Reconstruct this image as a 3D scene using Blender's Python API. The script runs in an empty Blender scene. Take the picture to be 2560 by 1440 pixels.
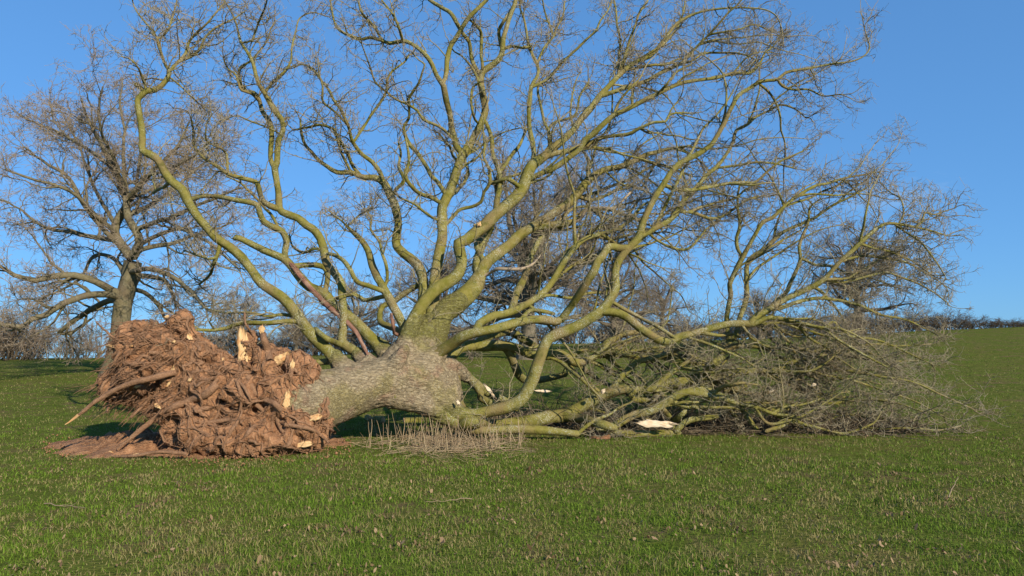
import bpy, bmesh, math, random
import numpy as np
from mathutils import Vector, Matrix, noise as mnoise
from mathutils.bvhtree import BVHTree

R = np.random.default_rng(11)
random.seed(11)
scene = bpy.context.scene
COL = scene.collection

# ------------------------------------------------------------------ camera
F = 1730.0                      # focal length in photo pixels (2560 wide)
EYE = 1.6
PITCH = math.atan(150.0 / F)
cam_d = bpy.data.cameras.new('camera')
cam_d.sensor_width = 36.0
cam_d.lens = F / 2560.0 * 36.0
cam_d.clip_start = 0.05
cam_d.clip_end = 4000
cam = bpy.data.objects.new('camera', cam_d)
cam.location = (0, 0, EYE)
cam.rotation_euler = (math.radians(90) + PITCH, 0, 0)
COL.objects.link(cam)
scene.camera = cam

# ------------------------------------------------------------------ sky, sun, exposure
SUN_EL, SUN_AZ = math.radians(25), math.radians(36)    # azimuth: from straight behind the camera towards the right
to_sun = Vector((math.sin(SUN_AZ) * math.cos(SUN_EL), -math.cos(SUN_AZ) * math.cos(SUN_EL), math.sin(SUN_EL)))
world = bpy.data.worlds.new('World')
scene.world = world
world.use_nodes = True
wn, wl = world.node_tree.nodes, world.node_tree.links
wn.clear()
w_out = wn.new('ShaderNodeOutputWorld')
w_bg = wn.new('ShaderNodeBackground')
w_sky = wn.new('ShaderNodeTexSky')
w_sky.sky_type = 'NISHITA'
w_sky.sun_disc = False
w_sky.sun_elevation = SUN_EL
w_sky.sun_rotation = math.pi - SUN_AZ
w_sky.altitude = 100
w_sky.air_density = 1.0
w_sky.dust_density = 0.0
w_sky.ozone_density = 6.0
w_bg.inputs['Strength'].default_value = 0.15
# a few faint wisps of thin cloud low in the sky
w_tc = wn.new('ShaderNodeTexCoord')
w_map = wn.new('ShaderNodeMapping')
w_map.inputs['Scale'].default_value = (1.0, 1.0, 3.4)
w_map.inputs['Location'].default_value = (6.8, 3.6, 2.4)
w_no = wn.new('ShaderNodeTexNoise')
w_no.inputs['Scale'].default_value = 3.1
w_no.inputs['Detail'].default_value = 7
w_no.inputs['Roughness'].default_value = 0.62
w_rp = wn.new('ShaderNodeMapRange')
w_rp.inputs['From Min'].default_value = 0.60
w_rp.inputs['From Max'].default_value = 0.80
w_rp.inputs['To Max'].default_value = 0.30
w_mix = wn.new('ShaderNodeMixRGB')
w_mix.inputs['Color2'].default_value = (3.6, 4.0, 4.3, 1)
wl.new(w_tc.outputs['Generated'], w_map.inputs['Vector'])
wl.new(w_map.outputs['Vector'], w_no.inputs['Vector'])
wl.new(w_no.outputs['Fac'], w_rp.inputs['Value'])
wl.new(w_rp.outputs['Result'], w_mix.inputs['Fac'])
# the photograph's even, saturated blue: the whole sky's contrast is softened and tinted alike in every direction
w_gam = wn.new('ShaderNodeGamma')
w_gam.inputs['Gamma'].default_value = 0.45
w_tint = wn.new('ShaderNodeMixRGB')
w_tint.blend_type = 'MULTIPLY'
w_tint.inputs['Fac'].default_value = 1.0
w_tint.inputs['Color2'].default_value = (0.575, 1.14, 1.82, 1)
wl.new(w_sky.outputs['Color'], w_gam.inputs['Color'])
wl.new(w_gam.outputs['Color'], w_tint.inputs['Color1'])
wl.new(w_tint.outputs['Color'], w_mix.inputs['Color1'])
wl.new(w_mix.outputs['Color'], w_bg.inputs['Color'])
wl.new(w_bg.outputs['Background'], w_out.inputs['Surface'])

sun_d = bpy.data.lights.new('sun', 'SUN')
sun_d.energy = 4.6
sun_d.angle = math.radians(0.5)
sun_d.color = (1.0, 0.90, 0.74)
sun = bpy.data.objects.new('sun', sun_d)
sun.rotation_euler = to_sun.to_track_quat('Z', 'Y').to_euler()
sun.location = (20, -20, 30)
COL.objects.link(sun)

vs = scene.view_settings
vs.view_transform = 'Standard'
vs.look = 'None'
vs.exposure = 0.5
vs.gamma = 1.0
vs.use_curve_mapping = False

# ------------------------------------------------------------------ pixel -> place
CP, SP = math.cos(PITCH), math.sin(PITCH)
def ray(x, y):
    vx, vy = (x - 1280.0) / F, (720.0 - y) / F
    return vx, CP - SP * vy, SP + CP * vy
def P(x, y, Y):
    a, b, c = ray(x, y)
    s = Y / b
    return np.array((a * s, Y, EYE + c * s))
def px(r, Y):                     # pixels -> metres at distance Y
    return r / F * Y

# ------------------------------------------------------------------ terrain
_cx = np.array([-90, -44, -16, -3, 15, 28, 36, 44, 90])
_cz = np.array([0.5, 0.62, 1.02, 1.75, 2.28, 2.62, 3.05, 3.45, 5.2])
def hgt(X, Y):
    X = np.asarray(X, float); Y = np.asarray(Y, float)
    zc = np.interp(X, _cx, _cz)
    t = np.clip((Y - 13.5) / (62 - 13.5), 0, 1)
    t = t * 0.75 + 0.25 * t * t * (3 - 2 * t)
    far = np.clip(Y - 64, 0, None)
    z = zc * t - 0.035 * far - 0.00002 * far ** 2 * 0
    und = 0.035 * np.sin(X * 0.55 + 0.7 * np.sin(Y * 0.31)) * np.sin(Y * 0.42 + 1.0) + 0.05 * np.sin(X * 0.17 + 2) * np.sin(Y * 0.21)
    return z + und * np.clip((Y - 13) / 8, 0, 1) + 0.008 * np.sin(X * 2.1 + Y) * np.sin(Y * 1.7)
def ground_Y(x, y):               # distance at which the flat near field is met
    a, b, c = ray(x, y)
    return EYE / -c * b

# ------------------------------------------------------------------ object helpers
def tag(o, label=None, cat=None, group=None, kind=None):
    if label: o['label'] = label
    if cat: o['category'] = cat
    if group: o['group'] = group
    if kind: o['kind'] = kind
    return o
def empty(name, loc=(0, 0, 0)):
    o = bpy.data.objects.new(name, None)
    o.location = loc
    o.empty_display_size = 0.2
    COL.objects.link(o)
    return o
def link(name, me, mat, parent=None):
    o = bpy.data.objects.new(name, me)
    if mat: me.materials.append(mat)
    COL.objects.link(o)
    if parent:
        o.parent = parent
        o.matrix_parent_inverse = Matrix.Translation(-Vector(parent.location)) if parent.parent is None else Matrix.Identity(4)
    return o
def quick_mesh(name, V, quads=None, tris=None, attrs=None, smooth=True):
    me = bpy.data.meshes.new(name)
    V = np.asarray(V, np.float32)
    nq = 0 if quads is None else len(quads)
    nt = 0 if tris is None else len(tris)
    me.vertices.add(len(V))
    me.vertices.foreach_set('co', V.ravel())
    loops, starts = [], []
    if nq:
        loops.append(np.asarray(quads, np.int32).ravel()); starts.append(np.arange(nq) * 4)
    if nt:
        loops.append(np.asarray(tris, np.int32).ravel()); starts.append(nq * 4 + np.arange(nt) * 3)
    L = np.concatenate(loops)
    me.loops.add(len(L)); me.loops.foreach_set('vertex_index', L)
    S = np.concatenate(starts).astype(np.int32)
    me.polygons.add(len(S)); me.polygons.foreach_set('loop_start', S)
    me.update(calc_edges=True)
    if smooth:
        me.polygons.foreach_set('use_smooth', np.ones(len(S), bool))
    for k, (typ, arr) in (attrs or {}).items():
        a = me.attributes.new(k, typ, 'POINT')
        a.data.foreach_set('vector' if typ == 'FLOAT_VECTOR' else 'value', np.asarray(arr, np.float32).ravel())
    return me

# tubes: pts (N,S,3), rad (N,S) -> verts, quads, rad per vertex, bark coordinate per vertex
def tubes(pts, rad, k, lump=0.0):
    N, S, _ = pts.shape
    tan = np.empty_like(pts)
    tan[:, 1:-1] = pts[:, 2:] - pts[:, :-2]
    tan[:, 0] = pts[:, 1] - pts[:, 0]
    tan[:, -1] = pts[:, -1] - pts[:, -2]
    tan /= np.linalg.norm(tan, axis=2, keepdims=True) + 1e-9
    ref = np.where(np.abs(tan[:, 0, 2:3]) > 0.9, np.array([[1., 0, 0]]), np.array([[0, 0, 1.]]))
    u = np.cross(tan[:, 0], ref); u /= np.linalg.norm(u, axis=1, keepdims=True) + 1e-9
    seg = np.linalg.norm(np.diff(pts, axis=1), axis=2)
    s = np.concatenate([np.zeros((N, 1)), np.cumsum(seg, axis=1)], axis=1)
    ang = np.arange(k) * 2 * math.pi / k
    ca, sa = np.cos(ang), np.sin(ang)
    V = np.empty((N, S, k, 3)); B = np.empty((N, S, k, 3))
    off = R.uniform(0, 50, (N, 1))
    for i in range(S):
        t = tan[:, i]
        u = u - t * np.sum(u * t, axis=1, keepdims=True)
        u /= np.linalg.norm(u, axis=1, keepdims=True) + 1e-9
        w = np.cross(t, u)
        rr = rad[:, i, None] * np.ones((N, k))
        if lump:
            lm = R.standard_normal((N, k)) if i == 0 else 0.72 * lm + 0.7 * R.standard_normal((N, k))
            rr = rr * (1 + lump * lm)
        V[:, i] = pts[:, i, None] + u[:, None] * (rr * ca)[..., None] + w[:, None] * (rr * sa)[..., None]
        B[:, i, :, 0] = rad[:, i, None] * ca + off
        B[:, i, :, 1] = rad[:, i, None] * sa
        B[:, i, :, 2] = s[:, i, None]
    idx = np.arange(N * S * k).reshape(N, S, k)
    a = idx[:, :-1]; b = idx[:, 1:]
    a2 = np.roll(a, -1, axis=2); b2 = np.roll(b, -1, axis=2)
    Q = np.stack([a, a2, b2, b], axis=-1).reshape(-1, 4)
    RA = np.broadcast_to(rad[:, :, None], (N, S, k)).reshape(-1)
    return V.reshape(-1, 3), Q, RA, B.reshape(-1, 3)
class Acc:
    def __init__(s): s.V, s.Q, s.R, s.B, s.n = [], [], [], [], 0
    def add(s, pts, rad, k, lump=0.0):
        if len(pts) == 0: return
        V, Q, RA, B = tubes(pts, rad, k, lump)
        s.V.append(V); s.Q.append(Q + s.n); s.R.append(RA); s.B.append(B); s.n += len(V)
    def mesh(s, name):
        return quick_mesh(name, np.concatenate(s.V), np.concatenate(s.Q),
                          attrs={'rad': ('FLOAT', np.concatenate(s.R)), 'bark': ('FLOAT_VECTOR', np.concatenate(s.B))})
def unit(v): return v / (np.linalg.norm(v, axis=-1, keepdims=True) + 1e-9)
def catmull(pts, step):
    """pts (n,k) -> resampled smooth line; first three columns are a place"""
    pts = np.asarray(pts, float)
    p = np.vstack([2 * pts[0] - pts[1], pts, 2 * pts[-1] - pts[-2]])
    out = []
    for i in range(1, len(p) - 2):
        n = max(2, int(np.linalg.norm(p[i + 1, :3] - p[i, :3]) / step))
        t = (np.arange(n) / n)[:, None]
        out.append(0.5 * (2 * p[i] + (p[i + 1] - p[i - 1]) * t + (2 * p[i - 1] - 5 * p[i] + 4 * p[i + 1] - p[i + 2]) * t * t
                          + (3 * p[i] - p[i - 1] - 3 * p[i + 1] + p[i + 2]) * t ** 3))
    out.append(p[-2:-1])
    return np.vstack(out)
def grow(st, di, ln, r0, nseg, wander, bias=(0, 0, 0.0), tip=0.35, floor=True, kink=0.0):
    N = len(st)
    pts = np.empty((N, nseg + 1, 3)); pts[:, 0] = st
    d = unit(di.copy()); b = np.asarray(bias)
    for i in range(nseg):
        d = unit(d + wander * R.standard_normal((N, 3)) + b)
        pts[:, i + 1] = pts[:, i] + d * (ln / nseg)[:, None] * R.uniform(0.7, 1.3, (N, 1))
    if floor:
        pts[:, :, 2] = np.maximum(pts[:, :, 2], hgt(pts[:, :, 0], pts[:, :, 1]) + 0.015)
    t = np.linspace(0, 1, nseg + 1)
    rad = r0[:, None] * (1 - (1 - tip) * t)[None]
    return pts, rad
def spawn(pts, rad, n_each, t0, t1, ang0, ang1, rfac):
    """children along lines: returns start, direction, parent radius, t"""
    N, S, _ = pts.shape
    M = N * n_each
    li = np.repeat(np.arange(N), n_each)
    t = R.uniform(t0, t1, M) * (S - 1)
    i = np.minimum(t.astype(int), S - 2); f = (t - i)[:, None]
    a, b = pts[li, i], pts[li, i + 1]
    st = a + (b - a) * f
    tan = unit(b - a)
    rp = rad[li, i] * (1 - f[:, 0]) + rad[li, i + 1] * f[:, 0]
    q = unit(np.cross(tan, R.standard_normal((M, 3))))
    an = np.radians(R.uniform(ang0, ang1, M))[:, None]
    return st, tan * np.cos(an) + q * np.sin(an), rp, t / (S - 1)

# ------------------------------------------------------------------ materials
def new_mat(name):
    m = bpy.data.materials.new(name); m.use_nodes = True
    nt = m.node_tree
    b = nt.nodes['Principled BSDF']
    b.inputs['Roughness'].default_value = 0.85
    b.inputs['Specular IOR Level'].default_value = 0.2
    return m, nt, b
def nd(nt, typ, **kw):
    n = nt.nodes.new(typ)
    for k, v in kw.items():
        if k in n.inputs: n.inputs[k].default_value = v
        else: setattr(n, k, v)
    return n
def noise_n(nt, vec, scale, detail=4, rough=0.55):
    n = nd(nt, 'ShaderNodeTexNoise', Scale=scale, Detail=detail, Roughness=rough)
    if vec is not None: nt.links.new(vec, n.inputs['Vector'])
    return n.outputs['Fac']
def ramp(nt, fac, lo, hi, tmin=0.0, tmax=1.0):
    n = nd(nt, 'ShaderNodeMapRange')
    n.inputs['From Min'].default_value = lo; n.inputs['From Max'].default_value = hi
    n.inputs['To Min'].default_value = tmin; n.inputs['To Max'].default_value = tmax
    nt.links.new(fac, n.inputs['Value'])
    return n.outputs['Result']
def mix(nt, fac, a, b, mode='MIX'):
    n = nd(nt, 'ShaderNodeMixRGB', blend_type=mode)
    for s, v in (('Fac', fac), ('Color1', a), ('Color2', b)):
        if isinstance(v, (int, float)): n.inputs[s].default_value = v
        elif isinstance(v, tuple): n.inputs[s].default_value = (*v, 1)
        else: nt.links.new(v, n.inputs[s])
    return n.outputs['Color']
def math_n(nt, op, a, b):
    n = nd(nt, 'ShaderNodeMath', operation=op)
    for i, v in enumerate((a, b)):
        if isinstance(v, (int, float)): n.inputs[i].default_value = v
        else: nt.links.new(v, n.inputs[i])
    return n.outputs[0]
def bump(nt, b, h, strength, dist):
    n = nd(nt, 'ShaderNodeBump', Strength=strength, Distance=dist)
    nt.links.new(h, n.inputs['Height']); nt.links.new(n.outputs['Normal'], b.inputs['Normal'])
def mapping(nt, vec, scale, rot=(0, 0, 0)):
    n = nd(nt, 'ShaderNodeMapping', Scale=scale, Rotation=rot)
    nt.links.new(vec, n.inputs['Vector']); return n.outputs['Vector']
def attr(nt, name): return nd(nt, 'ShaderNodeAttribute', attribute_name=name)

def bark_material(name, green1, green2, brown, twig, lichen, lich_amt):
    m, nt, b = new_mat(name)
    rad = attr(nt, 'rad').outputs['Fac']
    bk = attr(nt, 'bark').outputs['Vector']
    geo = nd(nt, 'ShaderNodeNewGeometry')
    pos = geo.outputs['Position']
    big = noise_n(nt, pos, 1.7, 3)
    mid = noise_n(nt, pos, 9.0, 4)
    c = mix(nt, ramp(nt, mid, 0.35, 0.65), green1, green2)
    c = mix(nt, ramp(nt, big, 0.48, 0.64, 0, 0.8), c, brown)
    moss = noise_n(nt, pos, 4.6, 5, 0.65)
    c = mix(nt, ramp(nt, moss, 0.54, 0.66, 0, 0.7), c, (green1[0] * 0.50, green1[1] * 0.55, green1[2] * 0.55))
    # crust lichen in pale flecks and patches
    fl = noise_n(nt, pos, 55, 3, 0.6)
    zone = ramp(nt, noise_n(nt, pos, 2.6, 4, 0.6), 0.44, 0.64)
    fleck = math_n(nt, 'MULTIPLY', ramp(nt, fl, 0.52, 0.60), zone)
    c = mix(nt, math_n(nt, 'MULTIPLY', fleck, lich_amt), c, lichen)
    blot = math_n(nt, 'MULTIPLY', ramp(nt, noise_n(nt, pos, 16, 3, 0.6), 0.58, 0.66), zone)
    c = mix(nt, math_n(nt, 'MULTIPLY', blot, lich_amt * 0.75), c, (lichen[0] * 0.8, lichen[1] * 0.82, lichen[2] * 0.78))
    # cracks across the bark
    mv = mapping(nt, bk, (26, 26, 60))
    crack = noise_n(nt, mv, 1.0, 4, 0.6)
    c = mix(nt, ramp(nt, crack, 0.40, 0.30, 0, 0.45), c, (0.05, 0.04, 0.02))
    tw = mix(nt, ramp(nt, mid, 0.4, 0.65), twig, (twig[0] * 0.72, twig[1] * 0.66, twig[2] * 0.62))
    c = mix(nt, ramp(nt, rad, 0.017, 0.004), c, tw)
    nt.links.new(c, b.inputs['Base Color'])
    h = math_n(nt, 'ADD', math_n(nt, 'MULTIPLY', crack, 1.0), math_n(nt, 'MULTIPLY', fl, 0.6))
    bump(nt, b, h, 0.9, 0.016)
    return m
M_LIMB = bark_material('limb_bark', (0.142, 0.132, 0.020), (0.21, 0.182, 0.048), (0.195, 0.142, 0.062), (0.33, 0.285, 0.19), (0.46, 0.46, 0.36), 0.6)
M_OAK = bark_material('oak_bark', (0.13, 0.11, 0.055), (0.17, 0.14, 0.08), (0.12, 0.09, 0.055), (0.37, 0.295, 0.215), (0.34, 0.33, 0.25), 0.4)
M_FAR = bark_material('far_bark', (0.15, 0.13, 0.085), (0.17, 0.14, 0.10), (0.13, 0.10, 0.07), (0.26, 0.21, 0.155), (0.3, 0.29, 0.24), 0.3)

def trunk_material():
    m, nt, b = new_mat('trunk_bark')
    geo = nd(nt, 'ShaderNodeNewGeometry')
    pos = geo.outputs['Position']
    st = mapping(nt, pos, (11, 40, 40), (0, 0.12, 0.30))
    wob = noise_n(nt, st, 1.0, 5, 0.62)
    wob2 = noise_n(nt, mapping(nt, pos, (5, 17, 17), (0, 0.12, 0.30)), 1.0, 4, 0.6)
    fis = ramp(nt, math_n(nt, 'ABSOLUTE', math_n(nt, 'SUBTRACT', wob2, 0.5), 0.0), 0.0, 0.06)
    c = mix(nt, ramp(nt, wob, 0.30, 0.68), (0.17, 0.125, 0.068), (0.38, 0.305, 0.19))
    big = noise_n(nt, pos, 1.9, 4)
    c = mix(nt, ramp(nt, big, 0.46, 0.60, 0, 0.65), c, (0.21, 0.175, 0.060))
    big2 = noise_n(nt, mapping(nt, pos, (1, 1, 1), (0.5, 0.3, 0.9)), 2.4, 3)
    c = mix(nt, ramp(nt, big2, 0.55, 0.66, 0, 0.6), c, (0.27, 0.155, 0.10))
    gr = math_n(nt, 'ADD', attr(nt, 'limbness').outputs['Fac'], ramp(nt, big, 0.35, 0.65, -0.25, 0.25))
    mg = mix(nt, ramp(nt, wob, 0.35, 0.65), (0.12, 0.115, 0.022), (0.20, 0.18, 0.06))
    c = mix(nt, ramp(nt, gr, 0.35, 0.75), c, mg)
    fine = noise_n(nt, pos, 60, 2)
    c = mix(nt, ramp(nt, fine, 0.60, 0.66, 0, 0.45), c, (0.43, 0.42, 0.33))
    c = mix(nt, ramp(nt, fis, 0.5, 0.0, 0, 0.45), c, (0.09, 0.068, 0.045))
    nt.links.new(c, b.inputs['Base Color'])
    bump(nt, b, math_n(nt, 'ADD', math_n(nt, 'MULTIPLY', fis, 0.6), math_n(nt, 'MULTIPLY', wob, 1.6)), 0.9, 0.022)
    return m
M_TRUNK = trunk_material()

def soil_material(name, dark, mid, light, scale=1.0):
    m, nt, b = new_mat(name)
    pos = nd(nt, 'ShaderNodeNewGeometry').outputs['Position']
    n1 = noise_n(nt, pos, 5 * scale, 6, 0.65)
    n2 = noise_n(nt, pos, 40 * scale, 4, 0.6)
    c = mix(nt, ramp(nt, n1, 0.35, 0.65), dark, mid)
    c = mix(nt, ramp(nt, n2, 0.50, 0.72, 0, 0.8), c, light)
    nt.links.new(c, b.inputs['Base Color'])
    b.inputs['Roughness'].default_value = 0.95
    bump(nt, b, math_n(nt, 'ADD', n1, n2), 0.9, 0.03)
    return m
M_SOIL = soil_material('soil', (0.20, 0.095, 0.046), (0.37, 0.190, 0.095), (0.45, 0.265, 0.145))
M_ROOT = soil_material('soiled_root', (0.22, 0.118, 0.064), (0.35, 0.195, 0.108), (0.44, 0.27, 0.16), 2.0)
def wood_material(name, a, bb, d):
    m, nt, b = new_mat(name)
    bk = attr(nt, 'bark').outputs['Vector']
    n1 = noise_n(nt, mapping(nt, bk, (50, 50, 5)), 1.0, 5, 0.6)
    n2 = noise_n(nt, mapping(nt, bk, (9, 9, 5)), 1.0, 3)
    c = mix(nt, ramp(nt, n1, 0.35, 0.65), a, bb)
    c = mix(nt, ramp(nt, n2, 0.52, 0.66, 0, 0.7), c, d)
    nt.links.new(c, b.inputs['Base Color'])
    bump(nt, b, n1, 0.8, 0.015)
    return m
M_WOOD = wood_material('torn_wood', (0.50, 0.30, 0.13), (0.66, 0.47, 0.25), (0.42, 0.17, 0.05))
M_WOOD2 = wood_material('pale_torn_wood', (0.55, 0.43, 0.28), (0.68, 0.57, 0.42), (0.52, 0.36, 0.2))
M_STRIP = wood_material('torn_bark', (0.13, 0.065, 0.045), (0.25, 0.13, 0.085), (0.34, 0.22, 0.15))
M_DEAD = wood_material('bare_dead_wood', (0.30, 0.23, 0.155), (0.40, 0.32, 0.23), (0.25, 0.19, 0.11))

def ground_material():
    m, nt, b = new_mat('pasture')
    pos = nd(nt, 'ShaderNodeNewGeometry').outputs['Position']
    n1 = noise_n(nt, pos, 0.55, 5, 0.6)
    n2 = noise_n(nt, pos, 3.2, 6, 0.65)
    n3 = noise_n(nt, mapping(nt, pos, (9, 26, 9)), 1.0, 4, 0.65)
    c = mix(nt, ramp(nt, n2, 0.35, 0.65), (0.078, 0.104, 0.016), (0.130, 0.160, 0.032))
    c = mix(nt, ramp(nt, n1, 0.42, 0.66, 0, 0.60), c, (0.140, 0.125, 0.036))
    c = mix(nt, ramp(nt, n3, 0.52, 0.70, 0, 0.55), c, (0.20, 0.18, 0.058))
    c = mix(nt, ramp(nt, n3, 0.42, 0.28, 0, 0.6), c, (0.030, 0.045, 0.012))
    c = mix(nt, ramp(nt, noise_n(nt, pos, 1.4, 5, 0.7), 0.52, 0.64, 0, 0.8), c, (0.165, 0.115, 0.058))
    nt.links.new(c, b.inputs['Base Color'])
    b.inputs['Roughness'].default_value = 0.95
    b.inputs['Specular IOR Level'].default_value = 0.0
    bump(nt, b, math_n(nt, 'ADD', n3, n2), 1.0, 0.06)
    return m
M_GROUND = ground_material()
def grass_material():
    m, nt, b = new_mat('grass_blades')
    geo = nd(nt, 'ShaderNodeNewGeometry')
    pos = geo.outputs['Position']; rnd = geo.outputs['Random Per Island']
    n1 = noise_n(nt, pos, 0.62, 4, 0.6)
    n2 = noise_n(nt, pos, 2.3, 5, 0.6)
    c = mix(nt, rnd, (0.064, 0.122, 0.008), (0.175, 0.262, 0.032))
    dry = math_n(nt, 'ADD', ramp(nt, n1, 0.43, 0.60, -0.03, 0.46), ramp(nt, n2, 0.48, 0.60, -0.03, 0.45))
    r2 = nd(nt, 'ShaderNodeMath', operation='FRACT'); nt.links.new(math_n(nt, 'MULTIPLY', rnd, 37.7), r2.inputs[0])
    isdry = math_n(nt, 'LESS_THAN', r2.outputs[0], math_n(nt, 'ADD', dry, 0.085))
    straw = mix(nt, rnd, (0.19, 0.160, 0.055), (0.34, 0.29, 0.125))
    c = mix(nt, isdry, c, straw)
    nt.links.new(c, b.inputs['Base Color'])
    b.inputs['Roughness'].default_value = 0.7
    b.inputs['Specular IOR Level'].default_value = 0.12
    tr = nd(nt, 'ShaderNodeBsdfTranslucent'); nt.links.new(c, tr.inputs['Color'])
    mx = nd(nt, 'ShaderNodeMixShader'); mx.inputs[0].default_value = 0.25
    nt.links.new(b.outputs[0], mx.inputs[1]); nt.links.new(tr.outputs[0], mx.inputs[2])
    nt.links.new(mx.outputs[0], nt.nodes['Material Output'].inputs['Surface'])
    return m
M_GRASS = grass_material()
def island_material(name, a, bb, rough=0.8):
    m, nt, b = new_mat(name)
    rnd = nd(nt, 'ShaderNodeNewGeometry').outputs['Random Per Island']
    nt.links.new(mix(nt, rnd, a, bb), b.inputs['Base Color'])
    b.inputs['Roughness'].default_value = rough
    return m
M_STALK = island_material('dry_stalk', (0.22, 0.145, 0.085), (0.44, 0.34, 0.20))
M_LEAF = island_material('dead_leaf', (0.10, 0.058, 0.030), (0.29, 0.20, 0.11))
M_TWIGDEB = island_material('twig_litter', (0.16, 0.11, 0.07), (0.32, 0.24, 0.15))

M_BRUSH = island_material('brushwood', (0.085, 0.060, 0.036), (0.20, 0.155, 0.095))

# ------------------------------------------------------------------ ground
def spaced(lo, hi, fine_lo, fine_hi, step, growth=1.22):
    a = list(np.arange(fine_lo, fine_hi + 1e-6, step)); s = step
    x = a[-1]
    while x < hi: s *= growth; x += s; a.append(x)
    s = step; x = a[0]
    while x > lo: s *= growth; x -= s; a.insert(0, x)
    return np.array(a)
gx = spaced(-1500, 1500, -16, 16, 0.25); gy = spaced(-300, 2500, 2, 22, 0.25, 1.10)
GX, GY = np.meshgrid(gx, gy)
GZ = hgt(GX, GY)
ii = np.arange(GX.size).reshape(GX.shape)
Q = np.stack([ii[:-1, :-1], ii[:-1, 1:], ii[1:, 1:], ii[1:, :-1]], -1).reshape(-1, 4)
g = link('ground', quick_mesh('ground', np.stack([GX, GY, GZ], -1).reshape(-1, 3), Q), M_GROUND)
tag(g, 'rising green pasture under the fallen tree', 'ground', kind='structure')

# ------------------------------------------------------------------ THE FALLEN TREE
TREE = empty('fallen_tree', tuple(P(800, 1095, 11.4) * np.array([1, 1, 0])))
tag(TREE, 'huge uprooted bare tree lying on its side in the pasture', 'tree')

PATH = {}        # name -> (n,4): x, y, r, Y   (photo pixels + distance)
ROOTLIMB = {}
ORDER = []
def L(name, parent, d1, pts, d0=None, tw=1.0, mat=None, kind='limb', swing=0.25, cut=False, up=0.05):
    a = np.array(pts, float)
    a[:, 2] *= np.where(a[:, 2] < 20, 0.86, 0.95)
    if parent:
        pp = PATH[parent]['a']
        k = np.argmin((pp[:, 0] - a[0, 0]) ** 2 + (pp[:, 1] - a[0, 1]) ** 2)
        d0 = pp[k, 3]
    s = np.concatenate([[0], np.cumsum(np.hypot(np.diff(a[:, 0]), np.diff(a[:, 1])))]); s /= s[-1]
    ph = R.uniform(0, 6.28)
    Y = d0 + (d1 - d0) * s + swing * (np.sin(s * 5.5 + ph) - math.sin(ph)) * np.minimum(1, s * 3)
    PATH[name] = dict(a=np.column_stack([a, Y]), parent=parent, tw=tw, mat=mat, kind=kind, cut=cut, up=up)
    ROOTLIMB[name] = ROOTLIMB[parent] if parent else name
    ORDER.append(name)

# --- left side
L('A', None, 11.2, [(868,935,24),(850,910,20),(822,877,18),(787,842,18),(760,810,17),(740,780,16),(715,750,15),(685,727,15),(652,705,14),(630,675,14),(605,642,14),(575,617,13.5),(542,595,13.5),(515,566,13),(490,537,13),(470,505,13),(455,477,13),(427,457,13),(407,427,12),(392,402,11),(372,387,11),(353,377,10),(353,350,9.5),(351,312,9),(345,275,8.5),(342,250,8),(352,237,8),(365,227,8),(385,225,8),(407,212,7),(422,192,6.5),(428,180,6)], d0=11.6, tw=1.0)
L('A1','A',11.0,[(428,180,5),(417,165,4.5),(407,140,4.5),(397,112,4.5),(392,95,4),(382,77,3.5),(365,55,3),(347,32,2.5),(337,12,2),(330,-20,1.5)],tw=1.6)
L('A2','A1',11.5,[(392,92,3.5),(407,85,3.5),(422,67,3),(432,37,3),(440,12,2.5),(447,-20,2)],tw=1.6)
L('A3','A',11.4,[(428,180,5),(447,157,5),(465,135,4.5),(472,107,4),(490,85,3.5),(515,62,3),(540,32,2.5),(560,8,2)],tw=1.6)
L('A4','A3',12.0,[(447,157,4.5),(480,140,4.5),(500,122,4),(512,92,3.5),(540,67,3),(582,47,2.5),(610,30,2)],tw=1.6)
L('A5','A',11.1,[(360,226,6),(350,218,6.5),(341,212,7)],tw=0,cut=True)
L('A6','A',11.0,[(362,222,5),(356,200,4),(345,170,3),(325,148,2.5),(308,143,2)],tw=1.5)
L('A7','A',11.8,[(425,195,3),(450,215,2.6),(475,240,2.2),(500,265,1.6)],tw=1.6)
L('A8','A',12.3,[(470,500,7),(500,492,5),(520,489,4)],tw=0.3)
L('A9','A',12.4,[(425,462,5.5),(405,468,5),(383,482,4)],tw=0.3,cut=True)
L('A10','A',12.2,[(547,612,6),(541,640,5.5),(532,660,5),(520,690,4),(500,712,3)],tw=1.2)
L('A11','A10',11.6,[(541,640,4.5),(525,645,4),(505,642,3),(470,628,2.5)],tw=1.2)
L('A12','A',10.9,[(745,802,9),(712,802,7.5),(660,807,7),(600,807,6.5),(562,820,6),(525,825,5),(490,824,4),(450,835,3)],tw=0.5)
L('A13','A',12.6,[(738,795,6),(700,788,5),(665,792,4.5),(620,782,4),(560,780,3),(510,770,2)],tw=1.4)
L('A14','A',12.3,[(835,912,11),(800,909,10),(770,909,10),(740,912,9)],tw=0)
L('B', None, 12.4, [(920,915,20),(908,897,16),(885,877,15),(855,855,15),(857,822,13),(857,785,12),(851,747,12),(850,710,12),(837,685,12),(817,657,12),(810,625,12),(802,597,12),(787,575,12),(766,562,12),(745,545,11.5),(715,535,11),(698,522,10.5),(697,480,10),(692,442,9.5),(687,417,10),(692,405,8.5),(692,375,8),(695,350,8),(706,325,8),(702,300,8),(685,280,8),(672,255,7.5),(660,232,7),(647,210,6),(640,185,6),(632,155,5.5),(617,127,5),(602,105,4.5),(596,87,3.5),(591,62,3),(582,37,2.5),(565,7,2)], d0=12.0)
L('B1','B',12.9,[(687,417,7.5),(677,397,7),(677,365,7),(679,337,7),(675,307,7),(657,280,6.5),(649,250,6),(635,232,5),(612,225,4.5),(600,200,4),(597,180,3.5),(602,165,3.5),(625,150,3),(650,125,3),(670,100,2.5),(678,75,2)],tw=1.3)
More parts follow.
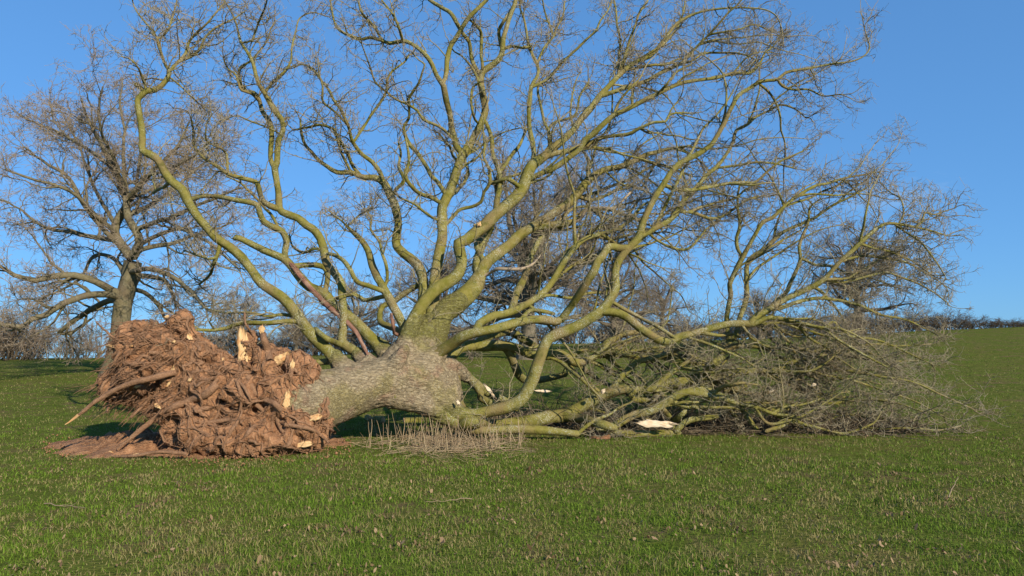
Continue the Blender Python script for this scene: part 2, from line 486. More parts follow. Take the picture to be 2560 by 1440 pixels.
L('B2','B',12.9,[(660,232,5),(682,207,4.5),(710,180,4),(725,155,3.5),(729,117,3),(740,75,2.6),(752,45,2.3),(785,32,2),(815,40,1.5)],tw=1.4)
L('B3','B',12.0,[(602,105,3.5),(628,100,3.5),(637,80,3.5),(650,45,3),(660,20,2.5),(668,-10,2)],tw=1.4)
L('B4','B',11.7,[(698,522,9),(675,515,8.5),(655,500,8),(647,472,7.5),(638,457,7),(600,447,6.5),(570,437,6),(550,422,5.5),(525,407,5),(500,387,4.5),(485,365,4),(483,330,3.5),(478,300,3)],tw=1.2)
L('B5','B4',11.5,[(572,437,4.5),(570,410,4),(567,385,4),(552,370,3.5),(530,360,3),(515,345,2.5),(517,310,2)],tw=1.3)
L('B6','B',11.7,[(862,858,9),(845,857,9),(815,847,8),(795,832,8),(785,822,7)],tw=0)
L('B7','B',12.9,[(800,624,5),(780,620,4.5),(760,630,4),(742,624,4),(728,612,3),(722,590,2.5)],tw=0.6)
L('B8','B1',12.6,[(649,262,4.5),(628,236,4),(605,226,4),(597,205,3.5),(590,185,3),(570,170,2.5),(562,145,2)],tw=1.3)
L('B9','B',12.4,[(692,330,3),(670,318,2.5),(630,305,2.5),(590,290,2),(560,300,1.6)],tw=1.5)
L('C', None, 12.2, [(985,905,22),(962,875,18),(930,847,17),(900,815,16),(875,792,15),(832,757,14),(810,735,14),(775,722,13.5),(752,700,13),(730,670,12.5),(712,650,12),(695,642,11),(660,627,10),(630,612,9),(600,598,8.5),(584,594,8)], d0=12.3, tw=0.35, cut=True)
L('C1','C',12.6,[(714,648,10),(715,625,9.5),(717,602,9.5),(705,577,9.5),(685,567,9.5),(657,552,9),(647,530,8.5),(642,512,8),(622,505,8),(587,500,7.5),(550,492,7),(522,490,6.5),(500,488,4),(480,494,3)],tw=1.0)
L('C2','C1',13.0,[(700,575,5),(680,540,4.5),(660,520,4),(640,495,4),(615,470,4),(600,455,3),(570,440,2.5)],tw=1.2)
L('C3','C',13.0,[(735,662,9),(765,660,8),(790,662,8),(812,668,8),(820,685,8),(818,710,8),(815,732,8),(826,745,7)],tw=0.2)
L('C4','C',11.8,[(712,650,6.5),(730,664,7),(752,694,7),(775,720,7.5),(800,744,7),(830,774,7),(860,798,7),(890,830,6.5),(905,858,6),(918,884,4),(924,902,3)],tw=0,mat='strip',kind='torn_bark_strip',swing=0.0)
L('D', None, 12.9, [(1030,885,22),(1015,830,15),(1002,800,13.5),(990,777,13),(965,730,12.5),(945,697,12),(930,665,11),(920,627,10),(905,602,8.5),(885,582,6.5),(868,566,4)], d0=12.3, tw=0.5)
L('D1','D',12.2,[(957,742,8),(920,722,7),(892,705,6.5),(877,677,6.5),(860,655,6),(837,641,6),(820,637,5)],tw=0.6)
L('D2','D',13.4,[(952,747,6.5),(912,750,6),(890,735,5.5),(862,740,5),(835,748,4)],tw=0.6)
L('D3','D',13.2,[(985,868,8),(982,842,9),(970,825,9),(953,808,9),(950,790,8.5),(958,767,8),(985,755,8),(1010,735,8),(1040,715,7),(1060,690,5)],tw=0.4,d0=12.8)
L('D4','D',13.3,[(960,718,5),(968,695,5),(965,660,5),(955,632,4.5),(945,600,4),(925,575,3.5),(928,545,3),(915,525,2.5)],tw=1.3)
L('D5','D',12.9,[(868,566,3.5),(850,548,2.5),(830,535,2)],tw=1.5)
L('D6','D',12.6,[(868,566,3),(885,550,2.5),(900,535,2.5),(925,520,2)],tw=1.5)
L('D7','D',12.2,[(978,868,4),(985,840,4.5),(982,810,4.5),(978,785,4)],tw=0,mat='strip',kind='torn_bark_strip')
L('E', None, 13.4, [(1045,880,20),(1052,800,16),(1056,760,15),(1057,715,14),(1054,690,14),(1040,660,14),(1012,637,13.5),(993,615,13),(992,592,12.5),(995,560,12),(990,530,12),(984,508,12),(972,485,12),(957,457,11),(935,445,9.5),(912,445,8.5),(895,440,7.5),(880,433,7),(845,432,6.5),(820,417,6),(797,400,5.5),(780,380,5),(762,360,4.5),(752,330,4),(748,300,3)], d0=12.5)
L('E1','E',12.9,[(957,457,8),(948,430,7),(930,405,6.5),(905,385,6),(890,365,6),(880,345,5.5),(872,312,5),(850,267,4.5),(835,247,4.5),(822,220,4),(805,200,3.5),(785,175,3),(760,160,2.5),(740,165,2)],tw=1.3)
L('E2','E1',13.4,[(885,352,4.5),(905,325,4.5),(920,305,4),(935,282,4.5),(950,260,4.5),(965,230,4),(967,197,4),(982,175,3.5),(1010,155,3),(1022,138,2.5)],tw=1.3)
L('E3','E1',12.5,[(840,325,4),(825,287,3.5),(807,250,3.5),(808,220,3),(800,190,2.5),(795,160,2)],tw=1.4,d0=12.9)
L('E4','E',13.0,[(880,350,4.5),(855,335,4.5),(835,322,4),(800,312,4),(770,318,3.5),(735,325,2.5)],tw=1.3)
L('E5','E',13.8,[(982,492,6),(990,472,5.5),(1010,452,5.5),(1000,430,5),(995,415,4.5),(1002,385,4),(997,360,3.5)],tw=1.0)
L('E6','E',12.8,[(898,442,5),(880,415,5),(868,385,4.5),(855,365,4),(845,345,3.5)],tw=1.3)
L('F', None, 13.6, [(1080,890,26),(1078,820,20),(1083,760,18),(1086,710,17),(1091,672,16),(1097,635,15.5),(1104,597,15),(1104,560,15),(1104,520,15),(1112,500,15),(1127,467,14),(1140,430,13.5),(1148,405,13.5),(1157,383,13),(1172,370,11.5),(1183,347,11),(1197,322,11),(1209,295,11),(1214,270,11),(1210,245,10.5),(1205,220,10),(1203,198,10),(1207,180,10),(1227,165,9),(1247,147,8.5),(1255,125,8),(1257,100,7.5),(1265,75,7),(1275,45,7),(1287,15,6.5),(1296,-25,6)], d0=12.6)
L('F1','F',13.0,[(1157,385,10),(1142,372,9),(1135,352,9),(1127,320,8.5),(1122,287,8.5),(1115,255,8.5),(1110,225,8.5),(1107,212,8.5),(1092,190,7),(1080,162,6.5),(1067,142,6.5),(1050,125,6),(1025,107,6),(1007,102,6),(975,107,5.5),(957,100,5),(927,92,5),(905,97,4.5),(880,90,4.5),(860,82,4),(842,70,3.5),(834,50,3),(829,25,3),(824,-10,2)])
L('F2','F1',13.5,[(1107,214,7.5),(1115,190,7),(1117,150,7),(1125,117,7),(1140,92,7),(1153,70,6.5),(1167,47,6.5),(1187,25,6),(1212,2,5.5),(1230,-20,5)])
L('F3','F',13.9,[(1207,185,8),(1195,175,7),(1180,150,6),(1175,125,6),(1170,105,6),(1153,82,5.5),(1140,57,6),(1125,30,6),(1100,15,5.5),(1072,0,5),(1050,-20,4)])
L('F4','F1',12.7,[(957,100,4.5),(937,67,4),(915,42,3.5),(905,27,3),(898,0,2)],tw=1.5)
L('F5','F1',12.5,[(1007,102,4.5),(997,65,4),(985,37,3.5),(967,12,3),(950,-10,2)],tw=1.5)
L('F6','F',13.2,[(1212,178,6),(1210,160,5),(1204,130,5),(1204,95,5),(1202,75,4.5),(1190,62,4),(1175,50,3)],tw=1.2)
L('F7','F',14.2,[(1254,130,6),(1249,100,5.5),(1247,75,5.5),(1260,52,5),(1270,37,4.5),(1280,20,4)],tw=0.8)
L('F8','F',13.8,[(1260,132,5),(1280,117,4.5),(1310,120,4),(1325,115,3.5)],tw=0.8)
L('F9','F',12.6,[(1113,492,7.5),(1092,457,6.5),(1075,440,6.5),(1065,420,6.5),(1040,380,6),(1023,362,6),(1010,332,5.5),(1010,312,5),(1022,295,4.5),(1022,250,4),(1030,235,4),(1047,207,3.5),(1055,180,3),(1060,160,2.5),(1045,148,2)],tw=1.0)
L('F10','F1',12.5,[(1130,350,5),(1100,320,4.5),(1060,300,4.5),(1045,277,4),(1020,260,4),(987,245,3.5),(967,230,3.5),(937,205,3),(927,175,2.5),(915,140,2.2),(905,110,2)],tw=1.2)
L('F11','F',12.4,[(1103,508,6.5),(1075,492,6),(1047,482,6),(1025,462,5.5),(1012,440,5.5),(1018,420,5),(1022,400,4.5),(1020,375,4),(1015,350,3)],tw=1.1)
L('F12','F',12.9,[(1104,548,5),(1085,545,4.5),(1060,530,4),(1035,510,4),(1000,495,3.5),(975,475,3)],tw=1.0)
L('F13','F',13.4,[(1123,575,5.5),(1135,560,5.5),(1148,540,5.5),(1160,525,5),(1185,518,5),(1205,505,5),(1212,480,4.5),(1225,460,5),(1222,425,4.5),(1210,395,4),(1213,360,4)],tw=0.9)
L('F14','F13',13.8,[(1225,455,5),(1250,448,5),(1280,440,4.5),(1310,430,4)],tw=0.4)
L('F15','F',14.0,[(1150,405,4),(1133,390,4),(1125,365,3.5),(1110,350,3),(1100,335,2.5)],tw=1.2)
L('F16','F',14.3,[(1118,500,5),(1145,475,5),(1160,455,5),(1172,430,4.5),(1165,405,4),(1170,385,4),(1190,370,3),(1205,340,3)],tw=1.2)
L('F17','F',13.0,[(1205,318,4),(1190,302,4),(1182,280,4),(1178,250,4),(1182,220,3.5),(1200,205,3)],tw=0.5)
L('F18','F',13.1,[(1212,295,5),(1225,325,5.5),(1230,350,6),(1230,380,6.5),(1238,410,6),(1246,430,7),(1250,460,7),(1240,500,8),(1237,530,8)],tw=0.6)
# --- the great limb that rises to the right
L('G', None, 14.0, [(1012,868,24),(1028,815,19),(1045,785,18),(1062,757,18),(1090,725,18),(1115,708,18),(1140,690,18),(1152,660,17),(1146,630,17),(1144,610,17),(1165,600,17),(1190,580,17),(1215,562,17),(1242,535,17),(1270,512,17),(1295,490,18),(1310,465,18),(1320,435,17),(1331,413,16),(1357,392,14),(1380,370,12),(1407,350,11),(1432,325,10.5),(1455,292,10),(1477,267,10),(1497,240,9.5),(1525,212,8),(1545,192,7.5),(1570,170,7),(1600,152,6.5),(1625,142,6.5),(1645,120,6),(1665,92,5.5),(1692,60,5),(1722,42,4),(1755,30,3.5),(1800,22,3),(1862,17,2.6),(1912,22,2.2),(1940,40,2),(1950,65,1.6)], d0=12.0)
L('G1','G',14.6,[(1316,440,9),(1334,392,7.5),(1332,360,7.5),(1325,325,7),(1322,287,7),(1325,245,7),(1327,217,6.5),(1342,187,5.5),(1340,160,5),(1332,142,4.5),(1322,117,4.5),(1317,82,4),(1310,50,3.5),(1300,22,3),(1298,-10,2.5)],tw=1.0)
L('G2','G1',14.2,[(1330,217,5.5),(1345,212,5),(1372,197,4.5),(1395,172,4.5),(1412,150,4),(1437,125,4),(1467,97,3.5),(1490,77,3.5),(1500,55,3),(1520,25,2.5),(1530,-5,2)],tw=1.3)
L('G3','G1',15.0,[(1341,155,4),(1357,125,4),(1380,92,4),(1390,70,3.5),(1407,42,3),(1412,8,2.5)],tw=1.3)
L('G4','G3',14.7,[(1382,80,3.5),(1370,50,3),(1362,20,2.5),(1358,-10,2)],tw=1.3)
L('G5','G',13.4,[(1357,393,9),(1390,382,8.5),(1425,375,8),(1457,365,7.5),(1500,345,6),(1570,337,5),(1600,322,4.5),(1637,307,4),(1665,305,4),(1672,290,3.5),(1690,282,3),(1722,282,2.5)],tw=1.1)
L('G6','G',13.6,[(1495,245,7),(1540,232,6.5),(1580,217,6.5),(1607,205,6),(1640,187,5.5),(1672,172,5.5),(1700,160,5),(1717,142,4.5),(1745,112,4),(1772,87,3.5),(1797,60,3.5),(1820,32,3),(1842,12,2.5),(1858,-10,2)],tw=1.4)
L('G7','G',14.6,[(1562,183,5),(1595,172,4.5),(1630,162,4),(1665,160,3.5),(1700,150,3)],tw=1.4)
L('G8','G',14.4,[(1548,190,5),(1552,172,4.5),(1565,137,4.5),(1575,100,4),(1587,67,4),(1597,32,3.5),(1615,7,3),(1630,-15,2.5)],tw=1.4)
L('G9','G',15.0,[(1545,190,4),(1547,140,4),(1550,100,3.5),(1542,62,3.5),(1540,25,3),(1535,-5,2.5)],tw=1.4)
L('G10','G',14.9,[(1580,217,4.5),(1595,180,4.5),(1615,160,4.5),(1640,130,4),(1660,105,4),(1690,75,3.5),(1705,40,3),(1712,5,2.5)],tw=1.3)
L('G11','G6',13.3,[(1700,160,4),(1730,150,3.5),(1760,130,3.5),(1800,130,3),(1850,135,2.5),(1890,150,2)],tw=1.6)
L('G12','G6',14.2,[(1772,88,3),(1800,82,3),(1840,75,2.6),(1885,62,2.2),(1920,75,2)],tw=1.6)
L('G13','G',12.8,[(1190,575,5),(1187,565,4.5),(1187,562,4)],tw=0,cut=True)
L('G14','G',13.2,[(1295,472,7.5),(1270,447,6.5),(1240,455,5.5),(1228,458,5)],tw=0.2)
L('G15','G',14.4,[(1260,520,7.5),(1240,545,7),(1245,500,7),(1242,460,7),(1250,430,6.5),(1263,410,6),(1280,385,5.5),(1300,360,5),(1315,325,4)],tw=0.8)
L('G16','G',14.8,[(1335,405,5),(1365,372,4.5),(1375,340,4.5),(1358,300,4.5),(1350,260,4),(1345,225,4),(1350,200,3)],tw=1.3)
L('G17','G',14.2,[(1375,375,4),(1372,325,4.5),(1390,305,4),(1420,297,4),(1440,285,3.5),(1450,240,3),(1470,210,2.5)],tw=1.3)
# --- behind: dark thick limb and its long continuation
L('H', None, 15.2, [(1085,835,34),(1105,785,30),(1150,750,28),(1180,722,25),(1197,695,20),(1215,662,17),(1242,637,16),(1270,615,15.5),(1295,590,15),(1325,570,14.5),(1357,552,14),(1387,532,13.5),(1420,510,13),(1445,482,12.5),(1462,458,12),(1487,438,11),(1510,425,10),(1550,417,9),(1575,407,8.5),(1597,397,8),(1615,387,7),(1645,380,6),(1675,372,5),(1700,370,4),(1725,362,3)], d0=12.6)
L('H2','G',14.0,[(1325,462,9),(1362,440,8.5),(1395,424,8.5),(1430,397,8.5),(1455,375,8.5),(1466,352,9),(1482,340,9),(1505,317,8.5),(1535,290,8),(1570,272,7.5),(1600,255,7),(1625,242,7),(1652,230,6.5),(1687,215,6),(1725,205,5.5),(1770,197,5),(1805,192,4.5),(1832,185,4.5),(1870,187,4),(1887,175,3.5),(1900,155,3.2),(1910,132,3),(1930,115,2.5),(1947,87,2)],tw=1.1)
L('H3','H2',14.6,[(1575,268,4.5),(1580,240,4.5),(1583,218,4)],tw=0.3)
L('H4','H2',13.4,[(1640,235,3.5),(1665,210,3.5),(1690,180,3),(1720,165,2.5)],tw=1.4)
L('H5','H',15.6,[(1597,395,5),(1625,405,5),(1655,412,4.5),(1690,425,4),(1730,440,3)],tw=1.2)
L('H6','H',16.0,[(1470,445,7),(1471,420,7),(1473,405,6),(1462,385,4),(1450,372,3)],tw=0.8)
L('H7','H',14.4,[(1295,583,4),(1297,575,4.5),(1340,572,5),(1387,572,5),(1420,562,5),(1450,548,4.5),(1460,530,4),(1475,521,4),(1505,521,4),(1537,522,4),(1550,508,3.5),(1575,480,3)],tw=0.5,mat='dead')
L('H8','H',15.4,[(1330,595,9),(1360,580,11),(1400,568,11),(1440,553,9),(1462,527,7),(1480,523,6),(1520,523,5),(1570,540,4),(1610,550,3)],tw=0.9)
L('H9','H',13.4,[(1185,688,3),(1220,677,4.5),(1247,670,5),(1300,670,4.5),(1330,660,3.5),(1350,640,2.5)],tw=0.5,mat='dead')
L('H10','H',15.9,[(1420,515,6),(1440,500,5),(1500,475,4.5),(1560,455,4),(1610,425,3.5),(1650,405,3)],tw=1.2)
L('H12','H',14.8,[(1445,490,5),(1480,500,5),(1520,485,4.5),(1565,460,4),(1600,470,3.5),(1620,440,3),(1640,410,2.6)],tw=1.3)
L('H13','H',15.4,[(1215,668,10),(1200,640,8),(1190,610,8),(1205,590,8),(1225,575,8),(1240,540,7),(1250,520,6)],tw=0.4)
L('H14','H',14.0,[(1195,700,12),(1190,665,12),(1200,630,12),(1215,595,11),(1230,570,9)],tw=0.2)
# --- front arch: from the bole to the right and up
L('K', None, 12.6, [(1100,1005,24),(1130,1026,21),(1155,1031,20),(1192,1030,17.5),(1233,1022,17),(1269,1014,17),(1300,1000,17),(1317,978,17),(1333,944,17),(1344,911,16.5),(1355,880,16),(1365,855,16),(1383,839,15.5),(1417,825,15),(1447,811,15),(1478,792,14.5),(1505,772,14),(1520,750,13),(1535,722,12),(1535,675,11),(1545,647,11),(1560,627,11),(1575,612,11),(1595,590,11),(1605,560,10.5),(1620,527,10),(1640,490,9.5),(1660,460,9),(1677,432,9),(1697,410,8.5),(1722,397,8.5),(1750,380,8),(1772,362,7.5),(1785,345,7),(1810,310,6.5),(1830,270,6.5),(1847,238,6.5),(1870,222,6),(1895,205,5.5),(1922,200,5),(1945,198,5),(1965,182,4.5),(2000,175,4),(2035,170,3.5),(2083,161,3),(2130,155,2.5),(2160,140,2.2),(2172,117,2),(2160,70,1.6)], d0=11.95, swing=0.15)
L('K1','K',12.9,[(1945,198,4),(1957,215,4),(1987,225,3.5),(2025,225,3),(2060,240,2.5),(2100,235,2)],tw=1.6)
L('K2','K',12.6,[(1505,781,13),(1540,781,12.5),(1569,791,12),(1595,810,12),(1624,831,12),(1653,849,12),(1677,852,12),(1701,841,11.5),(1732,833,11),(1769,823,11),(1809,812,10.5),(1849,810,10),(1883,810,9),(1917,797,7),(1954,799,6),(1994,810,5.5),(2033,818,5),(2062,825,4.5),(2095,848,4),(2134,870,3.5),(2173,892,3),(2215,915,2.5)],tw=0.9,swing=0.12)
L('K3','K2',13.2,[(1870,810,10),(1890,792,10),(1915,778,9.5),(1954,754,9),(1994,736,8.5),(2033,717,8),(2060,700,7.5),(2075,685,7),(2100,655,6.5),(2125,632,6.5),(2150,607,6),(2175,582,5.5),(2200,562,5),(2222,555,4.5),(2257,560,4),(2287,567,3.5),(2325,575,3),(2370,588,2)],tw=1.3)
L('K4','K3',13.6,[(2282,564,3.5),(2302,550,3),(2312,532,2.8),(2335,536,2.5),(2362,527,2),(2385,520,1.5)],tw=2.2)
L('K5','K3',12.7,[(2235,560,3.5),(2262,580,3),(2300,605,3),(2320,630,2.6),(2342,660,2.2),(2360,690,1.8)],tw=2.0)
L('K6','K3',13.5,[(2240,556,2.6),(2255,530,2.4),(2250,497,2.2),(2225,483,2),(2205,465,1.8)],tw=1.8)
L('K7','K',13.8,[(1600,597,9),(1622,587,8.5),(1640,575,8.5),(1665,560,8),(1687,540,8),(1702,517,7.5),(1715,495,7.5),(1735,475,7),(1750,457,6.5),(1770,435,6.5),(1790,420,6),(1810,397,5.5),(1825,375,5),(1835,350,5),(1840,327,4.5),(1867,312,4.5),(1890,292,4),(1925,275,3.5),(1955,260,3),(1990,270,2.5),(2015,290,2)],tw=1.3)
L('K8','K',13.4,[(1665,465,6),(1695,475,5.5),(1722,476,5.5),(1762,470,5),(1800,462,4.5),(1847,455,4.5),(1885,455,4),(1915,432,3.5),(1950,405,3.5),(1972,395,3),(2010,380,2.5)],tw=1.4)
L('K9','K7',14.4,[(1703,538,4.5),(1737,537,4.5),(1782,547,4.5),(1812,540,4),(1840,520,3.5),(1870,500,3),(1910,490,2.5)],tw=1.4)
L('K10','K7',14.9,[(1704,528,4),(1725,535,4),(1750,522,4),(1790,505,3.5),(1837,497,3.5),(1862,477,3),(1890,460,2.5)],tw=1.4)
L('K11','K',12.5,[(1566,618,12),(1545,618,11),(1520,614,11),(1507,635,11),(1492,655,11),(1485,675,11),(1470,697,11),(1460,715,11),(1440,746,11),(1421,773,11),(1400,800,11)],tw=0.15)
L('K12','K7',14.6,[(1625,588,4.5),(1650,605,4),(1690,620,4),(1720,622,4),(1745,600,3.5),(1770,570,3),(1800,555,2.5)],tw=1.4)
L('K13','K',12.7,[(1527,744,5.5),(1563,770,6),(1606,794,5.5),(1637,810,5.5),(1674,833,5),(1700,850,3.5)],tw=0.5)
L('K14','K7',13.2,[(1642,575,5),(1655,535,5),(1670,500,4.5),(1690,460,4.5),(1705,430,4),(1720,405,3.5)],tw=1.2)
L('K15','K7',14.0,[(1792,422,4),(1840,415,4),(1890,405,3.5),(1940,410,3),(1990,420,2.5)],tw=1.5)
# --- middle right
L('M', None, 12.3, [(1062,915,30),(1080,893,20),(1100,878,17),(1128,858,15.5),(1155,839,14.5),(1189,828,14),(1222,822,13.5),(1258,814,13),(1289,805,12.5),(1325,798,12),(1361,797,12),(1388,803,11.5),(1402,798,11)], d0=12.1, tw=0.2)
L('M1','M',13.8,[(1185,830,13),(1195,808,12),(1228,789,12),(1258,783,11),(1286,775,11),(1317,761,10.5),(1344,744,10),(1367,725,9.5),(1383,703,9),(1400,675,8.5),(1420,645,8),(1440,620,7.5),(1462,600,7),(1500,588,6.5),(1540,577,6),(1570,558,5.5),(1590,535,4.5),(1610,510,3.5),(1640,495,2.5)],tw=0.9)
L('M2','M1',14.6,[(1275,778,11),(1290,745,10.5),(1303,715,10.5),(1312,690,10),(1322,660,10),(1337,622,9.5),(1357,592,9),(1375,575,8)],tw=0.3)
L('M3','M1',14.2,[(1400,672,6),(1408,645,6),(1435,615,6),(1460,600,5.5),(1480,575,5),(1530,560,4.5),(1565,540,4),(1590,510,3)],tw=0.9)
L('M4','M1',14.9,[(1365,728,5.5),(1400,690,5.5),(1440,660,5),(1490,640,5),(1530,600,4.5),(1580,588,4)],tw=0.9)
L('M5','M1',13.9,[(1345,744,5),(1380,738,5),(1430,742,4.5),(1470,732,4.5),(1500,730,4)],tw=0.5)
L('M6','M',12.9,[(1295,800,7),(1325,778,6.5),(1360,780,6),(1385,788,5)],tw=0.3)
L('N', None, 14.4, [(1080,935,30),(1117,896,22),(1150,868,17),(1178,864,16),(1219,867,15.5),(1261,867,15),(1297,875,14.5),(1333,888,14),(1372,889,14),(1400,886,13.5),(1420,898,13),(1440,907,12.5),(1460,904,12),(1484,893,11),(1505,881,10.5),(1517,857,10),(1537,847,9),(1558,833,8.5),(1598,830,7.5),(1630,822,6)], d0=12.6, tw=0.4, swing=0.1)
L('N1','N',14.0,[(1490,892,6),(1527,881,6),(1548,884,6),(1585,889,5),(1620,893,4),(1660,885,3)],tw=0.9)
L('N2','N',13.6,[(1422,900,7),(1432,925,6.5),(1455,945,6.5),(1480,965,6),(1505,985,5)],tw=0.5)
L('N3','N',13.2,[(1365,890,5.5),(1400,905,5.5),(1430,930,5.5),(1460,955,5),(1490,985,5)],tw=0.5)
L('N4','N',14.8,[(1260,868,13),(1275,890,12),(1288,920,12),(1303,945,11),(1330,955,10),(1380,945,9),(1415,935,8)],tw=0.5)
L('N5','N',14.4,[(1190,862,13),(1215,845,13),(1250,835,12),(1280,832,11.5),(1310,848,11),(1340,865,9)],tw=0.3)
L('N6','N5',14.6,[(1280,834,9),(1285,815,9),(1292,800,8)],tw=0.0)
L('O', None, 13.0, [(1085,935,30),(1110,925,18),(1132,930,15),(1164,942,13),(1189,958,12.5),(1211,976,12),(1239,989,11),(1269,1004,10),(1290,1020,8)], d0=12.3, tw=0.2)
L('O1','O',13.2,[(1142,997,12),(1167,992,11),(1194,994,10.5),(1219,1005,10),(1240,1020,9)],tw=0.2,d0=12.2)
L('O2','O',12.6,[(1125,985,12),(1148,1008,12),(1160,1030,10)],tw=0)
# --- limbs that lie on the grass
L('Q', None, 12.25, [(985,985,40),(1005,988,32),(1044,1001,26),(1083,1022,22),(1117,1043,20),(1138,1060,17),(1167,1074,13),(1206,1079,12),(1261,1075,12),(1303,1073,12),(1350,1075,12),(1400,1081,11),(1444,1086,10)], d0=11.75, tw=0.1, swing=0.0)
L('Q1','Q',12.5,[(1150,1068,16),(1180,1058,16),(1210,1058,15),(1228,1060,14)],tw=0,cut=True)
L('S', None, 13.2, [(1215,1062,12),(1261,1058,17),(1317,1050,18),(1372,1040,18),(1414,1038,18),(1430,1030,17),(1458,1015,17),(1487,1000,16),(1519,985,15),(1558,974,14),(1590,976,13),(1619,972,11.5),(1637,963,10),(1653,949,9),(1672,936,8),(1695,920,6),(1720,905,4)], d0=12.9, tw=0.4, swing=0.1)
L('S1','S',12.6,[(1405,1042,15),(1453,1047,14),(1479,1055,13),(1511,1065,12),(1535,1072,9)],tw=0.2)
L('S2','S',13.8,[(1523,980,10),(1548,947,9),(1569,926,8.5),(1590,907,8),(1624,897,7.5),(1651,891,7),(1677,881,6.5),(1717,868,5.5),(1760,850,4)],tw=0.8)
L('S3','S',13.6,[(1585,978,9),(1588,1000,9),(1640,1000,8),(1620,1020,7)],tw=0.3)
L('T', None, 12.9, [(1490,1076,9),(1505,1074,11),(1532,1067,12),(1558,1052,12),(1590,1037,12),(1624,1029,12),(1651,1015,12),(1672,1000,12),(1698,985,11.5),(1722,978,11),(1751,985,10),(1777,988,9.5),(1809,998,8),(1840,1010,6)], d0=12.7, tw=0.4, swing=0.05)
L('T1','T',12.9,[(1700,980,7.5),(1743,970,7.5),(1777,971,7),(1801,981,7),(1822,994,6.5),(1849,1008,6.5),(1888,1018,6),(1928,1034,5.5),(1967,1042,5),(2002,1060,4.5),(2057,1075,4),(2109,1084,3.5),(2150,1072,3),(2185,1055,2.5),(2200,1030,2)],tw=1.2,swing=0.03)
L('T2','T',12.8,[(1655,1015,8),(1678,1052,9),(1687,1078,9)],tw=0)
L('T3','T2',13.2,[(1680,1054,8.5),(1700,1040,8.5),(1713,1028,7)],tw=0)
L('T4','T',13.3,[(1809,998,5.5),(1830,1030,6),(1846,1050,6)],tw=0.3)
L('U', None, 13.6, [(1640,975,10),(1664,962,13),(1703,955,15),(1738,949,15),(1769,951,14),(1796,948,11),(1822,942,9.5),(1862,931,9),(1901,925,8.5),(1941,918,7.5),(1975,905,6),(2020,890,4.5),(2070,885,3.5),(2120,870,2.5)], d0=13.3, tw=0.9, swing=0.1)
L('U1','U',13.4,[(1745,950,15),(1765,930,15),(1780,912,13),(1795,900,11),(1806,892,9)],tw=0.3,cut=True)
L('U2','U',13.2,[(1800,955,10),(1830,970,9),(1850,975,9),(1868,962,8)],tw=0.2,cut=True)
L('U3','U',14.2,[(1770,955,8),(1800,975,7),(1850,985,6),(1900,985,5),(1932,978,6),(1957,959,6),(1984,942,5.5),(2010,935,4),(2060,930,3)],tw=1.2)
L('U4','U3',13.0,[(1932,981,5),(1973,1006,5),(2034,1009,5),(2090,1009,4.5),(2140,1003,4),(2190,1000,3.5),(2250,1010,3),(2310,1030,2.5)],tw=0.95)
L('U5','U3',13.4,[(1890,985,5),(1930,1005,5),(1975,1025,4.5),(2040,1040,4),(2110,1035,3.5),(2180,1045,3),(2240,1050,2.5)],tw=0.95)
L('W', None, 13.8, [(1800,890,7),(1812,878,8),(1827,855,8),(1849,833,8),(1870,818,8),(1890,800,7)], d0=13.6, tw=0.2)
L('W1','W',14.0,[(1818,868,8),(1835,861,8),(1862,860,8),(1901,863,7.5),(1941,870,7),(1985,872,6),(2040,880,5),(2100,890,4),(2160,900,3.5),(2230,905,3),(2290,900,2.2)],tw=1)
L('W2','W',14.4,[(1820,862,7),(1814,807,7),(1819,773,7),(1827,736,7),(1825,712,7),(1840,675,7),(1855,642,7),(1870,615,6.5),(1887,585,6),(1905,557,6),(1930,545,5.5),(1962,515,5),(1995,490,5),(2037,467,4.5),(2067,462,4),(2100,452,3.5),(2150,440,2.6),(2190,425,2)],tw=1.5)
L('W3','W',14.9,[(1840,840,7),(1849,799,7),(1864,754,7.5),(1867,725,7.5),(1866,700,7),(1868,660,7),(1880,642,6),(1912,622,5.5),(1937,597,5.5),(1962,577,5),(2000,562,5),(2035,547,4.5),(2055,532,4),(2087,510,3.5),(2120,495,3),(2165,470,2.5)],tw=1.5)
L('W4','W2',14.9,[(1855,640,5),(1842,620,5),(1840,595,5),(1848,565,4.5),(1845,530,4),(1845,490,3.5),(1850,450,3)],tw=1.2)
L('W5','W',14.6,[(1920,860,7),(1945,790,6.5),(1965,745,6),(1972,717,6),(1990,677,5.5),(2000,647,5.5),(1997,615,5),(2010,580,4.5),(2020,555,4),(2025,520,3),(2050,500,2.5)],tw=1.2,d0=14.1)
L('W6','W5',14.2,[(2002,645,4.5),(2015,650,4.5),(2040,662,4.5),(2082,665,4),(2110,680,3),(2160,690,2.5),(2220,710,2)],tw=1.7)
L('W8','K3',13.9,[(1920,776,6),(1960,768,6),(2000,755,5.5),(2050,745,5),(2100,752,4.5),(2150,768,4),(2200,790,3.5),(2260,800,2.6),(2320,830,2)],tw=1.4)
L('W9','K3',14.3,[(2060,700,5),(2110,705,4.5),(2170,690,4),(2220,680,3.5),(2280,700,3),(2330,730,2.4),(2365,755,2)],tw=1.5)
L('W10','K3',14.2,[(2100,655,4.5),(2150,640,4),(2200,645,3.5),(2260,655,3),(2310,680,2.4),(2360,710,2)],tw=2.0)
L('W11','K3',13.3,[(2150,610,4),(2180,620,3.5),(2230,630,3),(2280,650,2.5),(2330,690,2)],tw=2.0)
L('W12','W1',13.4,[(1990,873,4.5),(2050,900,4),(2120,925,4),(2200,940,3.5),(2284,955,3),(2354,987,2.6),(2423,1020,2)],tw=0.9)
L('W13','U',13.4,[(1975,905,4.5),(2050,935,4),(2120,950,3.6),(2200,975,3.2),(2280,1000,2.6),(2360,1040,2)],tw=0.9)
